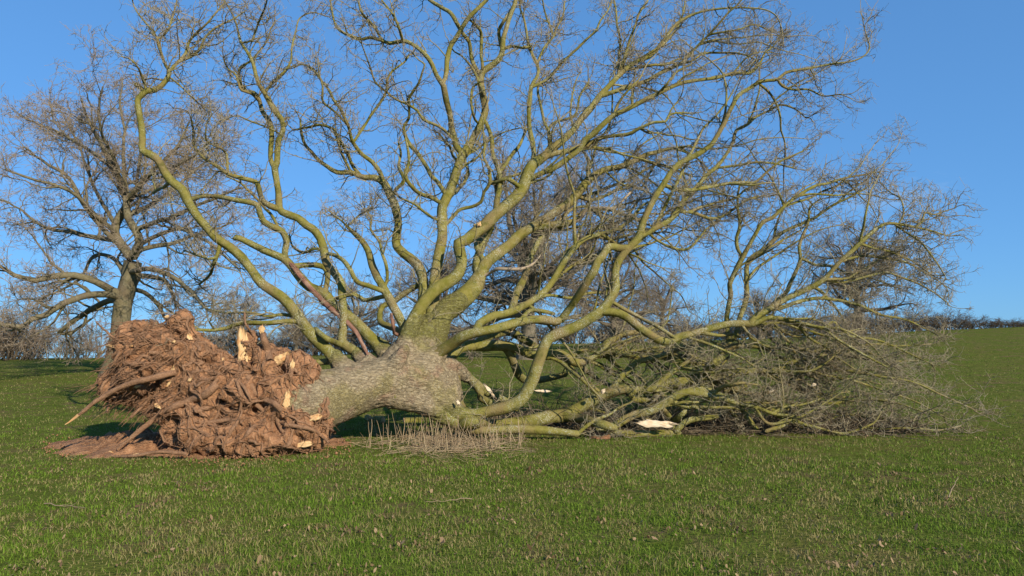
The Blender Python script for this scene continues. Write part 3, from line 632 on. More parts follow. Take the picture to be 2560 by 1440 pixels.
L('W14','W1',14.4,[(2040,880,4),(2110,865,3.6),(2180,860,3.2),(2250,865,2.6),(2330,860,2)],tw=0.9)
L('W15','K2',13.0,[(2062,825,4),(2120,840,3.6),(2190,850,3.2),(2260,880,2.6),(2330,910,2)],tw=0.9)
L('W16','U5',13.1,[(2040,1040,4),(2110,1060,3.4),(2180,1070,3),(2260,1070,2.5),(2340,1075,2),(2400,1060,1.6)],tw=0.9)
L('X', None, 13.1, [(1690,1078,9),(1711,1056,9),(1738,1047,8.5),(1769,1044,8),(1793,1040,7)], d0=12.9, tw=0.1, cut=True, swing=0)
L('X1', None, 13.0, [(1537,1080,8),(1570,1084,10),(1620,1084,11),(1670,1084,9),(1700,1082,7)], d0=12.6, tw=0, swing=0)
L('X2', None, 13.1, [(1846,1000,6),(1857,1025,7),(1873,1050,7),(1893,1075,6.5)], d0=13.2, tw=0.2, swing=0)
L('X3', None, 13.0, [(1915,1078,6),(1940,1070,6.5),(1970,1058,6)], d0=12.8, tw=0, cut=True, swing=0)
L('X4', None, 13.4, [(1882,998,5),(1923,1020,6),(1970,1045,6),(2000,1066,6),(2010,1072,5)], d0=13.5, tw=0.2, swing=0)

# the tangle low in the crown: broken boughs pressed to the ground
for j in range(66):
    par = ['S', 'U', 'T', 'N', 'W1', 'U3', 'T1', 'S2', 'N1', 'W', 'Q', 'K2'][j % 12]
    pa = PATH[par]['a']
    i = int(R.integers(len(pa) // 3, len(pa)))
    x, y, r, Y = pa[i]
    if x < 1380 or x > 2150: x, y, r, Y = pa[len(pa) // 2]
    if x < 1300: continue
    ln_ = R.uniform(110, 330); a0 = R.normal(0.05, 0.45); m = 6
    pts_ = [(x, y, min(r / 0.86 * 0.8, R.uniform(4.5, 8.5)))]
    for q in range(m):
        a0 += R.normal(0, 0.22)
        x2, y2 = pts_[-1][0] + ln_ / m * math.cos(a0), pts_[-1][1] + ln_ / m * math.sin(a0)
        if y2 > 1070: y2 = 1070 - R.uniform(0, 12); a0 = -abs(a0)
        if y2 < (850 if j < 40 else 965): a0 = abs(a0)
        pts_.append((x2, y2, pts_[0][2] * (1 - 0.11 * (q + 1))))
    L('Z%d' % j, par, Y + R.uniform(-0.5, 1.6), pts_, tw=0.34, swing=0.15)
# lesser boughs through the body of the crown
for j in range(96):
    par = ['G', 'H', 'K', 'K7', 'M1', 'H2', 'K3', 'W2', 'W3', 'H8', 'G5', 'G6', 'F', 'M3', 'K2', 'N', 'H', 'K', 'G', 'M4'][j % 20]
    pa = PATH[par]['a']
    i = int(R.integers(int(len(pa) * 0.3), len(pa) - 1))
    x, y, r, Y = pa[i]
    tx, ty = pa[i + 1, 0] - pa[i - 1, 0], pa[i + 1, 1] - pa[i - 1, 1]
    a0 = math.atan2(ty, tx) + R.choice([-1, 1]) * R.uniform(0.25, 0.8); turn = R.normal(0, 0.06)
    ln_ = R.uniform(130, 360); m = 8
    pts_ = [(x, y, min(r / 0.86 * 0.75, R.uniform(3.2, 6.0)))]
    for q in range(m):
        a0 += turn + R.normal(0, 0.20)
        pts_.append((pts_[-1][0] + ln_ / m * math.cos(a0), pts_[-1][1] + ln_ / m * math.sin(a0), pts_[0][2] * (1 - 0.085 * (q + 1))))
    if max(p[1] for p in pts_) > 1040 or max(p[0] for p in pts_) > 2280 or min(p[1] for p in pts_) < 60: continue
    L('Y%d' % j, par, Y + R.uniform(-0.6, 2.0), pts_, tw=0.32, swing=0.2)
def limb3d(name):
    d = PATH[name]; a = d['a']
    pts = np.array([np.append(P(x, y, Y), px(r, Y)) for x, y, r, Y in a])
    rmax = pts[:, 3].max()
    q = catmull(pts, 0.08 if rmax > 0.05 else 0.07)
    n = len(q)
    # crooked wood: slow sideways wander, pinned at the base
    w = np.zeros((n, 3))
    k = max(2, n // 7)
    kn = R.standard_normal((k, 3)) * 0.014
    kn[0] = 0
    for c in range(3):
        w[:, c] = np.interp(np.arange(n), np.linspace(0, n - 1, k), kn[:, c])
    if d['kind'] == 'limb' and n > 12: q[:, :3] += w
    rr = q[:, 3] * (1 + 0.035 * np.interp(np.arange(n), np.linspace(0, n - 1, max(2, n // 3)), R.standard_normal(max(2, n // 3))))
    q[:, 3] = np.maximum(rr, 0.004)
    gz = hgt(q[:, 0], q[:, 1])
    q[:, 2] = np.maximum(q[:, 2], gz + 0.6 * q[:, 3])
    return q

LINES = {}
for nme in ORDER: LINES[nme] = limb3d(nme)
# sub-limbs begin on their parents
for nme in ORDER:
    p = PATH[nme]['parent']
    if p:
        q = LINES[nme]; pq = LINES[p]
        k = np.argmin(np.linalg.norm(pq[:, :3] - q[0, :3], axis=1))
        n = len(q); fall = np.clip(1 - np.arange(n) / max(4, n * 0.35), 0, 1)[:, None]
        q[:, :3] += (pq[k, :3] - q[0, :3]) * fall

MATS = {None: M_LIMB, 'strip': M_STRIP, 'dead': M_DEAD}
limb_objs = {}
twig_acc = {}
n_l1 = 0
for nme in ORDER:
    d = PATH[nme]; q = LINES[nme]
    pts, rad = q[None, :, :3], q[None, :, 3].copy()
    thick = q[:, 3].max()
    k = 14 if thick > 0.07 else 10 if thick > 0.035 else 7
    if d['cut']:
        tip = pts[:, -1:] + (pts[:, -1:] - pts[:, -2:-1]) * 0.05
        pts = np.concatenate([pts, tip, tip + 0.001], axis=1); rad = np.concatenate([rad, rad[:, -1:] * 0.9, rad[:, -1:] * 0 + 0.0005], axis=1)
    else:
        tip = pts[:, -1:] + (pts[:, -1:] - pts[:, -2:-1]) * 0.6
        pts = np.concatenate([pts, tip], axis=1); rad = np.concatenate([rad, rad[:, -1:] * 0.15], axis=1)
    hd_ = pts[:, :1] - (pts[:, 1:2] - pts[:, :1]) * 0.4                 # closed, rounded start
    pts = np.concatenate([hd_, pts], axis=1); rad = np.concatenate([rad[:, :1] * 0.05, rad], axis=1)
    acc = Acc(); acc.add(pts, rad, k, 0.055 if d['kind'] == 'limb' else 0.16)
    root = ROOTLIMB[nme]
    sub = d['parent'] is not None
    me = acc.mesh(d['kind'])
    par = limb_objs[root] if sub else TREE
    o = link(d['kind'] if d['kind'] != 'limb' else ('branch' if sub else 'limb'), me, MATS[d['mat']], par)
    if d['kind'] == 'torn_bark_strip': o['label'] = 'long reddish strip of torn bark'
    if d['mat'] == 'dead': o['label'] = 'bare pale dead branch'
    limb_objs[nme] = o
    # ---- twigs
    if d['tw'] <= 0: continue
    A = twig_acc.setdefault(root, Acc())
    seg = np.linalg.norm(np.diff(q[:, :3], axis=0), axis=1)
    w = np.clip(0.060 / np.maximum(q[:-1, 3], 0.016), 0.08, 2.2) * seg
    n1 = int(round(w.sum() * 2.05 * d['tw'])) + 1
    n_l1 += n1
    ci = R.choice(len(w), n1, p=w / w.sum())
    f = R.uniform(0, 1, (n1, 1))
    st = q[ci, :3] * (1 - f) + q[ci + 1, :3] * f
    tan = unit(q[ci + 1, :3] - q[ci, :3])
    qv = unit(np.cross(tan, R.standard_normal((n1, 3))))
    an = np.radians(R.uniform(28, 78, n1))[:, None]
    di = tan * np.cos(an) + qv * np.sin(an) + np.array([0.02, 0, 0.18])
    rp = q[ci, 3]
    ln = R.uniform(0.35, 1.25, n1) * np.clip(rp / 0.03, 0.65, 1.15)
    r0 = np.minimum(rp * 0.6, R.uniform(0.008, 0.017, n1))
    e_st, e_di = q[-1:, :3], unit(q[-1:, :3] - q[-3:-2, :3])          # the limb runs out in a twig
    if not d['cut']:
        st = np.vstack([st, e_st, e_st]); di = np.vstack([di, e_di, e_di + R.standard_normal((1, 3)) * 0.4])
        ln = np.append(ln, [0.7, 0.6]); r0 = np.append(r0, [min(q[-1, 3], 0.012)] * 2)
    p1, rd1 = grow(st, di, ln, r0, 8, 0.27, (0.012, 0, d['up'] * 0.6), 0.35)
    A.add(p1, rd1, 3)
    s2, d2, rp2, t2 = spawn(p1, rd1, 5, 0.12, 0.98, 30, 85, 0.6)
    N2 = len(s2)
    p2, rd2 = grow(s2, d2, R.uniform(0.16, 0.52, N2) * (1.15 - 0.5 * t2), np.clip(rp2 * 0.65, 0.0048, 0.0085), 5, 0.38, (0, 0, 0.035), 0.5)
    A.add(p2, rd2, 3)
    s3, d3, rp3, t3 = spawn(p2, rd2, 3, 0.2, 1.0, 35, 85, 0.6)
    N3 = len(s3)
    p3, rd3 = grow(s3, d3, R.uniform(0.07, 0.23, N3), np.clip(rp3 * 0.75, 0.0034, 0.0055), 2, 0.50, (0, 0, 0.02), 0.6)
    A.add(p3, rd3, 3)
for root, A in twig_acc.items():
    t = link('twigs', A.mesh('twigs'), M_LIMB, limb_objs[root])
    t['kind'] = 'stuff'
print('level-1 branches', n_l1, 'twig tris', sum(sum(len(x) for x in A.Q) * 2 for A in twig_acc.values()))

# ---- remeshed solids (bole of the trunk, root plate)
def ball_mesh(bm, c, r, seg=16):
    m = Matrix.Translation(Vector(c)) @ Matrix.Diagonal((*(r if hasattr(r, '__len__') else (r, r, r)), 1))
    bmesh.ops.create_icosphere(bm, subdivisions=3 if seg > 12 else 2, radius=1.0, matrix=m)
def solid(name, fill, voxel, smooth_it):
    bm = bmesh.new(); fill(bm)
    me = bpy.data.meshes.new(name); bm.to_mesh(me); bm.free()
    o = bpy.data.objects.new(name + '_source', me); COL.objects.link(o)
    md = o.modifiers.new('r', 'REMESH'); md.mode = 'VOXEL'; md.voxel_size = voxel
    sm = o.modifiers.new('s', 'SMOOTH'); sm.iterations = smooth_it; sm.factor = 0.5
    dg = bpy.context.evaluated_depsgraph_get()
    out = bpy.data.meshes.new_from_object(o.evaluated_get(dg))
    bpy.data.objects.remove(o, do_unlink=True); bpy.data.meshes.remove(me)
    out.name = name
    out.polygons.foreach_set('use_smooth', np.ones(len(out.polygons), bool))
    return out
def chain(bm, pts, step=0.35):
    """pts: (x,y,r,Y) in photo pixels + distance -> overlapping balls"""
    q = np.array([np.append(P(x, y, Y), px(r, Y)) for x, y, r, Y in pts])
    for a, b in zip(q[:-1], q[1:]):
        n = max(2, int(np.linalg.norm(b[:3] - a[:3]) / (step * min(a[3], b[3]))))
        for i in range(n + 1):
            c = a + (b - a) * i / n
            ball_mesh(bm, c[:3], c[3])
def fill_trunk(bm):
    chain(bm, [(740,1015,84,11.0),(775,1010,79,11.1),(810,1000,72,11.25),(850,986,66,11.4),(918,964,59,11.65),(964,952,60,11.8),(1010,950,64,11.95),(1060,955,66,12.15),(1095,968,56,12.25),(1118,990,40,12.2)])
    chain(bm, [(985,930,48,11.9),(1015,890,44,12.1),(1040,860,40,12.3),(1062,835,32,12.4),(1075,805,22,12.5)])
    chain(bm, [(1060,880,42,12.4),(1085,835,33,12.6),(1105,787,28,12.75),(1145,755,25,12.85)])
    chain(bm, [(1062,915,48,12.15),(1085,893,24,12.12),(1105,875,16,12.12)])
    chain(bm, [(1085,935,40,12.3),(1115,918,26,12.4),(1140,925,18,12.5),(1165,943,13.5,12.6)])
    chain(bm, [(1050,960,45,12.05),(1085,980,36,12.0),(1115,1005,31,12.0),(1135,1028,25,12.0),(1155,1040,18,12.0)])
    chain(bm, [(985,985,36,11.75),(1044,1001,28,11.8),(1083,1022,23.5,11.9),(1117,1043,21,11.95),(1140,1062,16,12.0)])
    chain(bm, [(880,945,34,11.6),(855,914,24,11.6),(836,893,19,11.6)])
    chain(bm, [(935,930,34,11.9),(908,899,21,12.0),(893,884,16,12.02)])
    chain(bm, [(990,915,34,12.2),(962,876,21,12.3),(945,860,17.5,12.3)])
    chain(bm, [(1022,870,26,12.25),(1015,832,17,12.3)])
    chain(bm, [(1012,872,26,12.0),(1028,818,20,12.05),(1040,795,18,12.1)])
    chain(bm, [(975,935,26,11.65),(998,900,19,11.6),(1012,874,14,11.6)])
    chain(bm, [(905,915,16,11.75),(922,900,14,11.75)])
tr = solid('trunk', fill_trunk, 0.026, 5)
n = len(tr.vertices)
co = np.empty(n * 3, np.float32); tr.vertices.foreach_get('co', co); co = co.reshape(-1, 3)
no = np.empty(n * 3, np.float32); tr.vertex_normals.foreach_get('vector', no) if hasattr(tr, 'vertex_normals') else tr.vertices.foreach_get('normal', no)
no = no.reshape(-1, 3)
dsp = np.empty(n)
for i in range(n):
    v = Vector(co[i])
    a = mnoise.noise(v * 2.6) * 0.030
    s = Vector((v.x * 6.5 + v.y * 2.0, v.y * 17 - v.x * 3, v.z * 17 + v.x * 2))
    dsp[i] = a + (0.5 - abs(mnoise.noise(s))) * 0.034 + mnoise.noise(v * 22) * 0.010
co += no * dsp[:, None]
ax_ = np.array([np.append(P(x, y, Y), px(r, Y)) for x, y, r, Y in [(740,1015,84,11.0),(810,1000,72,11.25),(850,986,66,11.4),(918,964,59,11.65),(964,952,60,11.8),(1010,950,64,11.95),(1060,955,66,12.15),(1095,968,56,12.25)]])
ax_ = np.vstack([ax_[:-1] * (1 - t) + ax_[1:] * t for t in (0, 0.25, 0.5, 0.75)])
dm = np.min(np.linalg.norm(co[:, None, :] - ax_[None, :, :3], axis=2) / ax_[None, :, 3], axis=1)
la_ = tr.attributes.new('limbness', 'FLOAT', 'POINT'); la_.data.foreach_set('value', np.clip((dm - 1.15) / 0.75, 0, 1).astype(np.float32))
tr.vertices.foreach_set('co', co.ravel()); tr.update()
trunk = link('trunk', tr, M_TRUNK, TREE)
trunk['label'] = 'thick grey fissured trunk lying above the grass'

# ---- root plate
def ell(bm, x, y, rx, ry, Y, rY):
    ball_mesh(bm, P(x, y, Y), (px(rx, Y), rY, px(ry, Y)))
def fill_root(bm):
    ell(bm, 600, 1000, 165, 118, 11.0, 0.62)
    ell(bm, 425, 925, 125, 98, 11.0, 0.50)
    ell(bm, 365, 858, 62, 48, 11.1, 0.40)
    ell(bm, 395, 900, 95, 70, 10.9, 0.45)
    ell(bm, 318, 965, 48, 45, 10.95, 0.34)
    chain(bm, [(440,806,17,10.95),(455,815,23,10.95),(472,845,30,10.95),(490,885,42,10.95),(510,920,60,10.95)])
    ell(bm, 715, 1000, 85, 118, 11.0, 0.60)
    ell(bm, 665, 925, 78, 58, 11.0, 0.50)
    ell(bm, 755, 1060, 66, 62, 10.9, 0.50)
    ell(bm, 620, 1085, 175, 55, 10.75, 0.52)
    ell(bm, 500, 1070, 78, 62, 10.75, 0.40)
    ell(bm, 440, 1010, 70, 45, 10.85, 0.36)
    chain(bm, [(640,930,30,10.75),(628,900,20,10.75),(622,860,13,10.78),(620,842,9,10.8)])
    chain(bm, [(800,1040,24,10.8),(790,1000,30,11.0),(760,950,28,11.1)])
rp = solid('root_plate', fill_root, 0.024, 3)
n = len(rp.vertices)
co = np.empty(n * 3, np.float32); rp.vertices.foreach_get('co', co); co = co.reshape(-1, 3)
no = np.empty(n * 3, np.float32); rp.vertex_normals.foreach_get('vector', no); no = no.reshape(-1, 3)
dsp = np.empty(n)
for i in range(n):
    v = Vector(co[i])
    w = v + Vector((mnoise.noise(v * 3), mnoise.noise(v * 3 + Vector((9, 2, 1))), mnoise.noise(v * 3 + Vector((2, 8, 5))))) * 0.16
    big = mnoise.noise(w * 2.4)
    rg = 0.5 - abs(mnoise.noise(w * 5.2)) * 1.6
    fin = 0.5 - abs(mnoise.noise(w * 13)) * 1.6
    pit = max(0.0, mnoise.noise(w * 3.6 + Vector((4, 4, 4))) - 0.18)
    dsp[i] = big * 0.12 + rg * 0.11 + fin * 0.045 + mnoise.noise(v * 32) * 0.018 - pit * 0.55
    if v.z < 0.05: dsp[i] *= 0.5
co += no * dsp[:, None]
rp.vertices.foreach_set('co', co.ravel()); rp.update()
rootplate = link('root_plate', rp, M_SOIL, TREE)
rootplate['label'] = 'torn up reddish brown root plate full of soil and roots'
bvh = BVHTree.FromPolygons([Vector(c) for c in co], [tuple(p.vertices) for p in rp.polygons])
EYEV = Vector((0, 0, EYE))
def hit(x, y, default=10.7):
    a, b, c = ray(x, y)
    d = Vector((a, b, c)).normalized()
    loc, nor, _, _ = bvh.ray_cast(EYEV, d)
    if loc is None: return Vector(P(x, y, default)), Vector((0, -1, 0)), False
    return loc, nor, True
def add_root(pts, r0, r1, parent=None, mat=M_ROOT, k=7, name='root', lump=0.12):
    q = catmull(np.column_stack([pts, np.linspace(r0, r1, len(pts))]), 0.035)
    q[:, :3] += np.cumsum(R.standard_normal((len(q), 3)) * 0.0022, axis=0)
    A = Acc(); A.add(q[None, :, :3], q[None, :, 3], k, lump)
    return link(name, A.mesh(name), mat, parent or rootplate)
traced = [
    ([(440,930),(380,945),(310,965),(270,985),(232,1008),(198,1036)], 9, 4, 10.3),
    ([(296,1124),(340,1088),(390,1047),(430,1022),(480,1000),(520,985),(542,962)], 5, 11, None),
    ([(655,834),(660,850),(668,880),(674,905)], 9, 9, 10.55),
    ([(612,782),(614,808),(628,830),(642,850)], 2.2, 3.5, 10.6),
    ([(402,893),(420,883),(452,880)], 8, 9, None), ([(482,872),(478,898),(474,918)], 6, 4, None),
    ([(728,915),(728,940),(727,962)], 5, 3, None), ([(732,920),(758,945),(776,962)], 4, 4, None),
    ([(243,806),(268,830),(298,850),(330,868)], 2.2, 3.5, 10.6),
    ([(450,970),(490,978),(520,970),(540,950),(552,935)], 4, 5, None),
    ([(620,940),(630,965),(640,985),(665,1000),(690,1010),(706,1027)], 6, 7, None),
    ([(690,1040),(700,1070),(722,1100),(726,1122)], 5, 4, None), ([(715,1060),(770,1070),(800,1085),(822,1106)], 6, 3, None),
    ([(600,1135),(610,1110),(625,1080),(650,1060),(672,1052)], 5, 7, None), ([(500,1138),(499,1118),(494,1100)], 4, 6, None),
    ([(262,1142),(330,1138),(380,1131),(420,1130),(470,1136)], 3, 5, 10.1),
    ([(455,905),(440,930),(430,952),(424,965)], 5, 3, None), ([(560,890),(575,905),(600,915)], 5, 4, None),
    ([(480,1030),(520,1020),(560,1015),(590,1005)], 7, 5, None), ([(590,950),(605,990),(600,1030),(580,1060)], 4, 4, None),
    ([(430,1042),(470,1050),(520,1055),(570,1050),(610,1058)], 5, 6, None), ([(640,1010),(690,1050),(740,1060)], 5, 5, None),
    ([(380,985),(365,1010),(345,1030),(330,1045)], 5, 3, None), ([(330,940),(300,970),(275,1005),(268,1030)], 5, 2.5, None),
    ([(800,1050),(822,1070),(836,1082)], 5, 4, None), ([(520,1060),(560,1085),(580,1120)], 4, 3, None),
    ([(300,880),(285,905),(270,940)], 4, 2, None), ([(760,960),(790,1010),(806,1060)], 4, 4, None)]
tips = []
for pxs, ra, rb, Y in traced:
    pp = []
    for j, (x, y) in enumerate(pxs):
        loc, nor, ok = hit(x, y, Y or 10.55)
        if Y and (not ok or Y < 10.5): loc = Vector(P(x, y, Y + (0.25 if j == 0 else 0)))
        pp.append(np.array(loc) + np.array(nor) * 0.01)
    pp = np.array(pp)
    for j in range(1, len(pp)):                     # no jumps in distance
        pp[j, 1] = np.clip(pp[j, 1], pp[j - 1, 1] - 0.22, pp[j - 1, 1] + 0.22)
        pp[j] = P(*pxs[j], pp[j, 1])
    pp[:, 2] = np.maximum(pp[:, 2], 0.03)
    tips.append(pp)
    add_root(pp, px(ra, 10.5), px(rb, 10.5))
e = tips[0]
add_root(np.array([e[-1], P(180, 1050, 10.28), P(164, 1061, 10.26)]), px(4.5, 10.3), px(1.2, 10.3), mat=M_WOOD, name='torn_root_tip')
# roots that creep over the face of the plate
front = [i for i in range(0, n, 7) if no[i][1] < 0.25 or no[i][0] < -0.5]
def creep(steps, step, stay=1.0):
    i = random.choice(front); p = Vector(co[i]); nn = Vector(no[i])
    d = nn.cross(Vector(R.standard_normal(3))).normalized()
    d = (d + Vector((-0.5 if p.x < -4.6 else 0.15, 0, -0.35)) * random.random()).normalized()
    out = []
    for s in range(steps):
        out.append(np.array(p))
        d = (d + Vector(R.standard_normal(3)) * 0.33)
        d = (d - nn * d.dot(nn)).normalized()
        q = p + d * step
        loc, nor, _, _ = bvh.find_nearest(q)
        if loc is None: break
        p = loc + nor * 0.008 * stay; nn = nor
    return np.array(out)
for j in range(130):
    c = creep(random.randint(6, 13), 0.085)
    if len(c) > 4: add_root(c, random.uniform(0.013, 0.034), random.uniform(0.006, 0.013), k=6)
HA = Acc()
lines = []
for j in range(700):
    c = creep(8, 0.065, 2.2)
    if len(c) == 8: lines.append(c)
lines = np.array(lines)
HA.add(lines, np.linspace(1, 0.5, 8)[None] * R.uniform(0.005, 0.012, (len(lines), 1)), 4)
ids = R.choice(np.arange(n), 1900)
ids = ids[(no[ids, 1] < 0.35) | (no[ids, 0] < -0.3)]
hd = no[ids] * 0.55 + R.standard_normal((len(ids), 3)) * 0.6 + np.array([-0.30, -0.1, -0.35])
hp, hr = grow(co[ids].astype(float), hd, R.uniform(0.05, 0.26, len(ids)), R.uniform(0.003, 0.006, len(ids)), 6, 0.22, (-0.03, 0, -0.10), 0.45)
HA.add(hp, hr, 3)
lft = R.choice(np.where((co[:, 0] < -4.9) & (co[:, 2] > 0.55))[0], 520)      # the dangling fringe on the far left
hp, hr = grow(co[lft].astype(float), no[lft] * 0.3 + R.standard_normal((520, 3)) * 0.3 + np.array([-0.75, -0.3, -0.35]), R.uniform(0.12, 0.5, 520), R.uniform(0.004, 0.009, 520), 7, 0.16, (-0.02, 0, -0.10), 0.35)
HA.add(hp, hr, 4)
tag(link('fine_roots', HA.mesh('fine_roots'), M_ROOT, rootplate), kind='stuff')

# torn wood: splintered faces
def torn(center, axis, normal, ln, wd, parent, mat=M_WOOD, name='torn_wood', thick=0.35, jag=0.30):
    axis = Vector(axis).normalized(); nr = Vector(normal); nr = (nr - axis * nr.dot(axis)).normalized()
    side = axis.cross(nr)
    nu, nv = 15, 9
    V, Bk, Qd = [], [], []
    ph = R.uniform(0, 9)
    endj = R.standard_normal((2, nv)) * jag
    for layer in (0, 1):
        for i in range(nu):
            u = i / (nu - 1) * 2 - 1
            for j in range(nv):
                v = j / (nv - 1) * 2 - 1
                uu = u * (1 + (endj[1 if u > 0 else 0, j] * abs(u) ** 2))
                half = (1 - abs(u) ** 4.5 * 0.62) * (1 + 0.16 * math.sin(u * 4 + ph) + 0.10 * math.sin(u * 11 + 2 * ph))
                h = (1 - v * v) ** 0.5 * (1 - u * u * 0.75) * thick * wd * 0.5
                h += (0.09 * wd * R.standard_normal() * (1 if abs(v) < 0.95 else 0.2))
                if layer: h = -abs(h) * 0.6 - 0.01
                V.append(Vector(center) + axis * (uu * ln / 2) + side * (v * half * wd / 2) + nr * h)
                Bk.append((v * wd / 2 + ph, h, uu * ln / 2))
    def id(l, i, j): return l * nu * nv + i * nv + j
    for i in range(nu - 1):
        for j in range(nv - 1):
            Qd.append((id(0, i, j), id(0, i, j + 1), id(0, i + 1, j + 1), id(0, i + 1, j)))
            Qd.append((id(1, i, j), id(1, i + 1, j), id(1, i + 1, j + 1), id(1, i, j + 1)))
    for i in range(nu - 1):
        for j, s in ((0, 1), (nv - 1, -1)):
            a = (id(0, i, j), id(0, i + 1, j), id(1, i + 1, j), id(1, i, j)); Qd.append(a if s > 0 else a[::-1])
    for j in range(nv - 1):
        for i, s in ((0, -1), (nu - 1, 1)):
            a = (id(0, i, j), id(0, i, j + 1), id(1, i, j + 1), id(1, i, j)); Qd.append(a if s < 0 else a[::-1])
    me = quick_mesh(name, np.array([tuple(v) for v in V]), np.array(Qd), attrs={'bark': ('FLOAT_VECTOR', np.array(Bk))}, smooth=False)
    return link(name, me, mat, parent)
def torn_at(x, y, lpx, wpx, deg, face=(0.25, -1, 0.35), parent=None, lift=0.05, Y=None, mat=M_WOOD, thick=0.35):
    loc, nor, ok = hit(x, y)
    if Y: loc = Vector(P(x, y, Y))
    a = math.radians(deg); ax = Vector((math.cos(a), 0.05, math.sin(a)))
    d = loc.y
    nr = (Vector(face).normalized() * 1.2 + (nor if ok else Vector((0, 0, 0)))).normalized()
    return torn(loc + nr * lift, ax, nr, px(lpx, d), px(wpx, d), parent or rootplate, mat, thick=thick)
for a in [(608,878,102,26,94), (700,898,46,20,38), (730,915,26,11,80), (714,1003,40,17,84), (783,1049,34,17,14), (478,852,22,13,120),
          (438,930,32,14,80), (396,1017,18,9,-30), (750,1113,52,14,8), (655,826,16,14,90), (345,965,16,6,15), (425,962,16,6,60),
          (419,794,12,7,20), (282,864,20,8,-12), (556,902,9,6,90), (476,952,10,7,40), (622,898,8,8,0), (435,855,8,6,0), (330,868,9,6,0)]:
    torn_at(*a)
# broken wood out in the crown
torn_at(1636, 1061, 84, 18, -3, Y=12.55, mat=M_WOOD2, parent=limb_objs['X1'])
torn_at(1223, 980, 34, 8, -52, Y=12.2, mat=M_WOOD2, parent=limb_objs['O'], face=(0.3, -1, 0.5))
for x, y, l, w_, a_, Y in [(1352,979,34,6,-4,13.2),(1506,979,12,9,60,12.7),(1280,834,16,9,60,14.0),(1925,979,16,6,30,13.4),(2030,964,14,8,30,13.4),(1144,1008,12,7,-60,11.75)]:
    torn_at(x, y, l, w_, a_, Y=Y, mat=M_WOOD2, parent=TREE)
# sawn knot on the great limb
torn_at(1197, 564, 10, 10, 70, Y=float(LINES['G'][np.argmin(np.abs(LINES['G'][:,0]-P(1197,565,12.9)[0])),1]) - 0.10, mat=M_WOOD, parent=limb_objs['G'], thick=0.2)

# ------------------------------------------------------------------ loose earth and small things round the roots
HEAPS = []
def soil_heap(name, pxs, top, seed, label, cat='soil'):
    """a low heap whose outline on the grass is given in photo pixels"""
    ring = np.array([P(x, y, ground_Y(x, y))[:2] for x, y in pxs])
    c = ring.mean(0)
    ringc = catmull(np.column_stack([np.vstack([ring, ring[:1]]), np.zeros(len(ring) + 1)]), 0.06)[:-1, :2]
    ringc = np.array([c + (p - c) * (1 + 0.16 * mnoise.noise(Vector((p[0] * 1.7, p[1] * 2.3, seed))) + 0.12 * mnoise.noise(Vector((p[0] * 6, p[1] * 7, seed))) + 0.05 * mnoise.noise(Vector((p[0] * 17, p[1] * 19, seed)))) for p in ringc])
    m = len(ringc); rings = 16
    HEAPS.append(ringc)
    V = []
    for k in range(rings):
        f = 1 - k / rings
        for p in ringc:
            q = c + (p - c) * f * (1 + 0.05 * mnoise.noise(Vector((p[0] * 3, p[1] * 3, seed + f * 2))))
            nz = mnoise.fractal(Vector((q[0] * 4, q[1] * 4, seed)), 0.8, 2.1, 5)
            z = -0.02 + top * (1 - f ** 2.2) * (0.75 + 0.9 * nz) + (0.03 + 0.03 * nz) * (1 - f ** 6) + 0.02 * mnoise.noise(Vector((q[0] * 15, q[1] * 15, seed)))
            V.append((q[0], q[1], z))
    V.append((c[0], c[1], top * 0.8))
    Qd, T = [], []
    for k in range(rings - 1):
        for i in range(m):
            j = (i + 1) % m
            Qd.append((k * m + i, k * m + j, (k + 1) * m + j, (k + 1) * m + i))
    for i in range(m): T.append(((rings - 1) * m + i, (rings - 1) * m + (i + 1) % m, rings * m))
    o = link(name, quick_mesh(name, np.array(V), np.array(Qd), np.array(T)), M_SOIL)
    return tag(o, label, cat)
soil_heap('soil_spill', [(108,1112),(150,1100),(230,1102),(330,1090),(450,1080),(700,1080),(850,1095),(862,1118),(760,1132),(640,1140),(560,1150),(430,1142),(280,1148),(190,1140)], 0.17, 3, 'reddish loose soil spilled along the foot of the root plate')
soil_heap('molehill', [(1468,1088),(1500,1080),(1530,1088),(1520,1098),(1480,1098)], 0.07, 8, 'small brown molehill on the grass by the grounded limb')
def clods():
    base_ = np.array([(1, 0, 0), (-1, 0, 0), (0, 1, 0), (0, -1, 0), (0, 0, 1), (0, 0, -1)], float)
    fc = np.array([(0, 2, 4), (2, 1, 4), (1, 3, 4), (3, 0, 4), (2, 0, 5), (1, 2, 5), (3, 1, 5), (0, 3, 5)])
    N = 900
    x = np.concatenate([R.uniform(100, 880, 720), R.normal(600, 120, 180)]); y = np.concatenate([1120 + R.normal(0, 13, 720), 1146 + np.abs(R.normal(0, 16, 180))])
    y = np.clip(y, 1085, 1230)
    c = np.array([P(a, b, ground_Y(a, b)) for a, b in zip(x, y)]); c[:, 2] = R.uniform(0.0, 0.045, N)
    sz = R.uniform(0.006, 0.024, N) * np.where(y > 1148, 0.7, 1)
    V = c[:, None] + (base_[None] + R.normal(0, 0.28, (N, 6, 3))) * sz[:, None, None]
    T = (fc[None] + (np.arange(N) * 6)[:, None, None]).reshape(-1, 3)
    return tag(link('soil_crumbs', quick_mesh('soil_crumbs', V.reshape(-1, 3), None, T, smooth=False), M_SOIL), 'crumbs of brown soil strewn over the grass before the root plate', 'soil', kind='stuff')
clods()
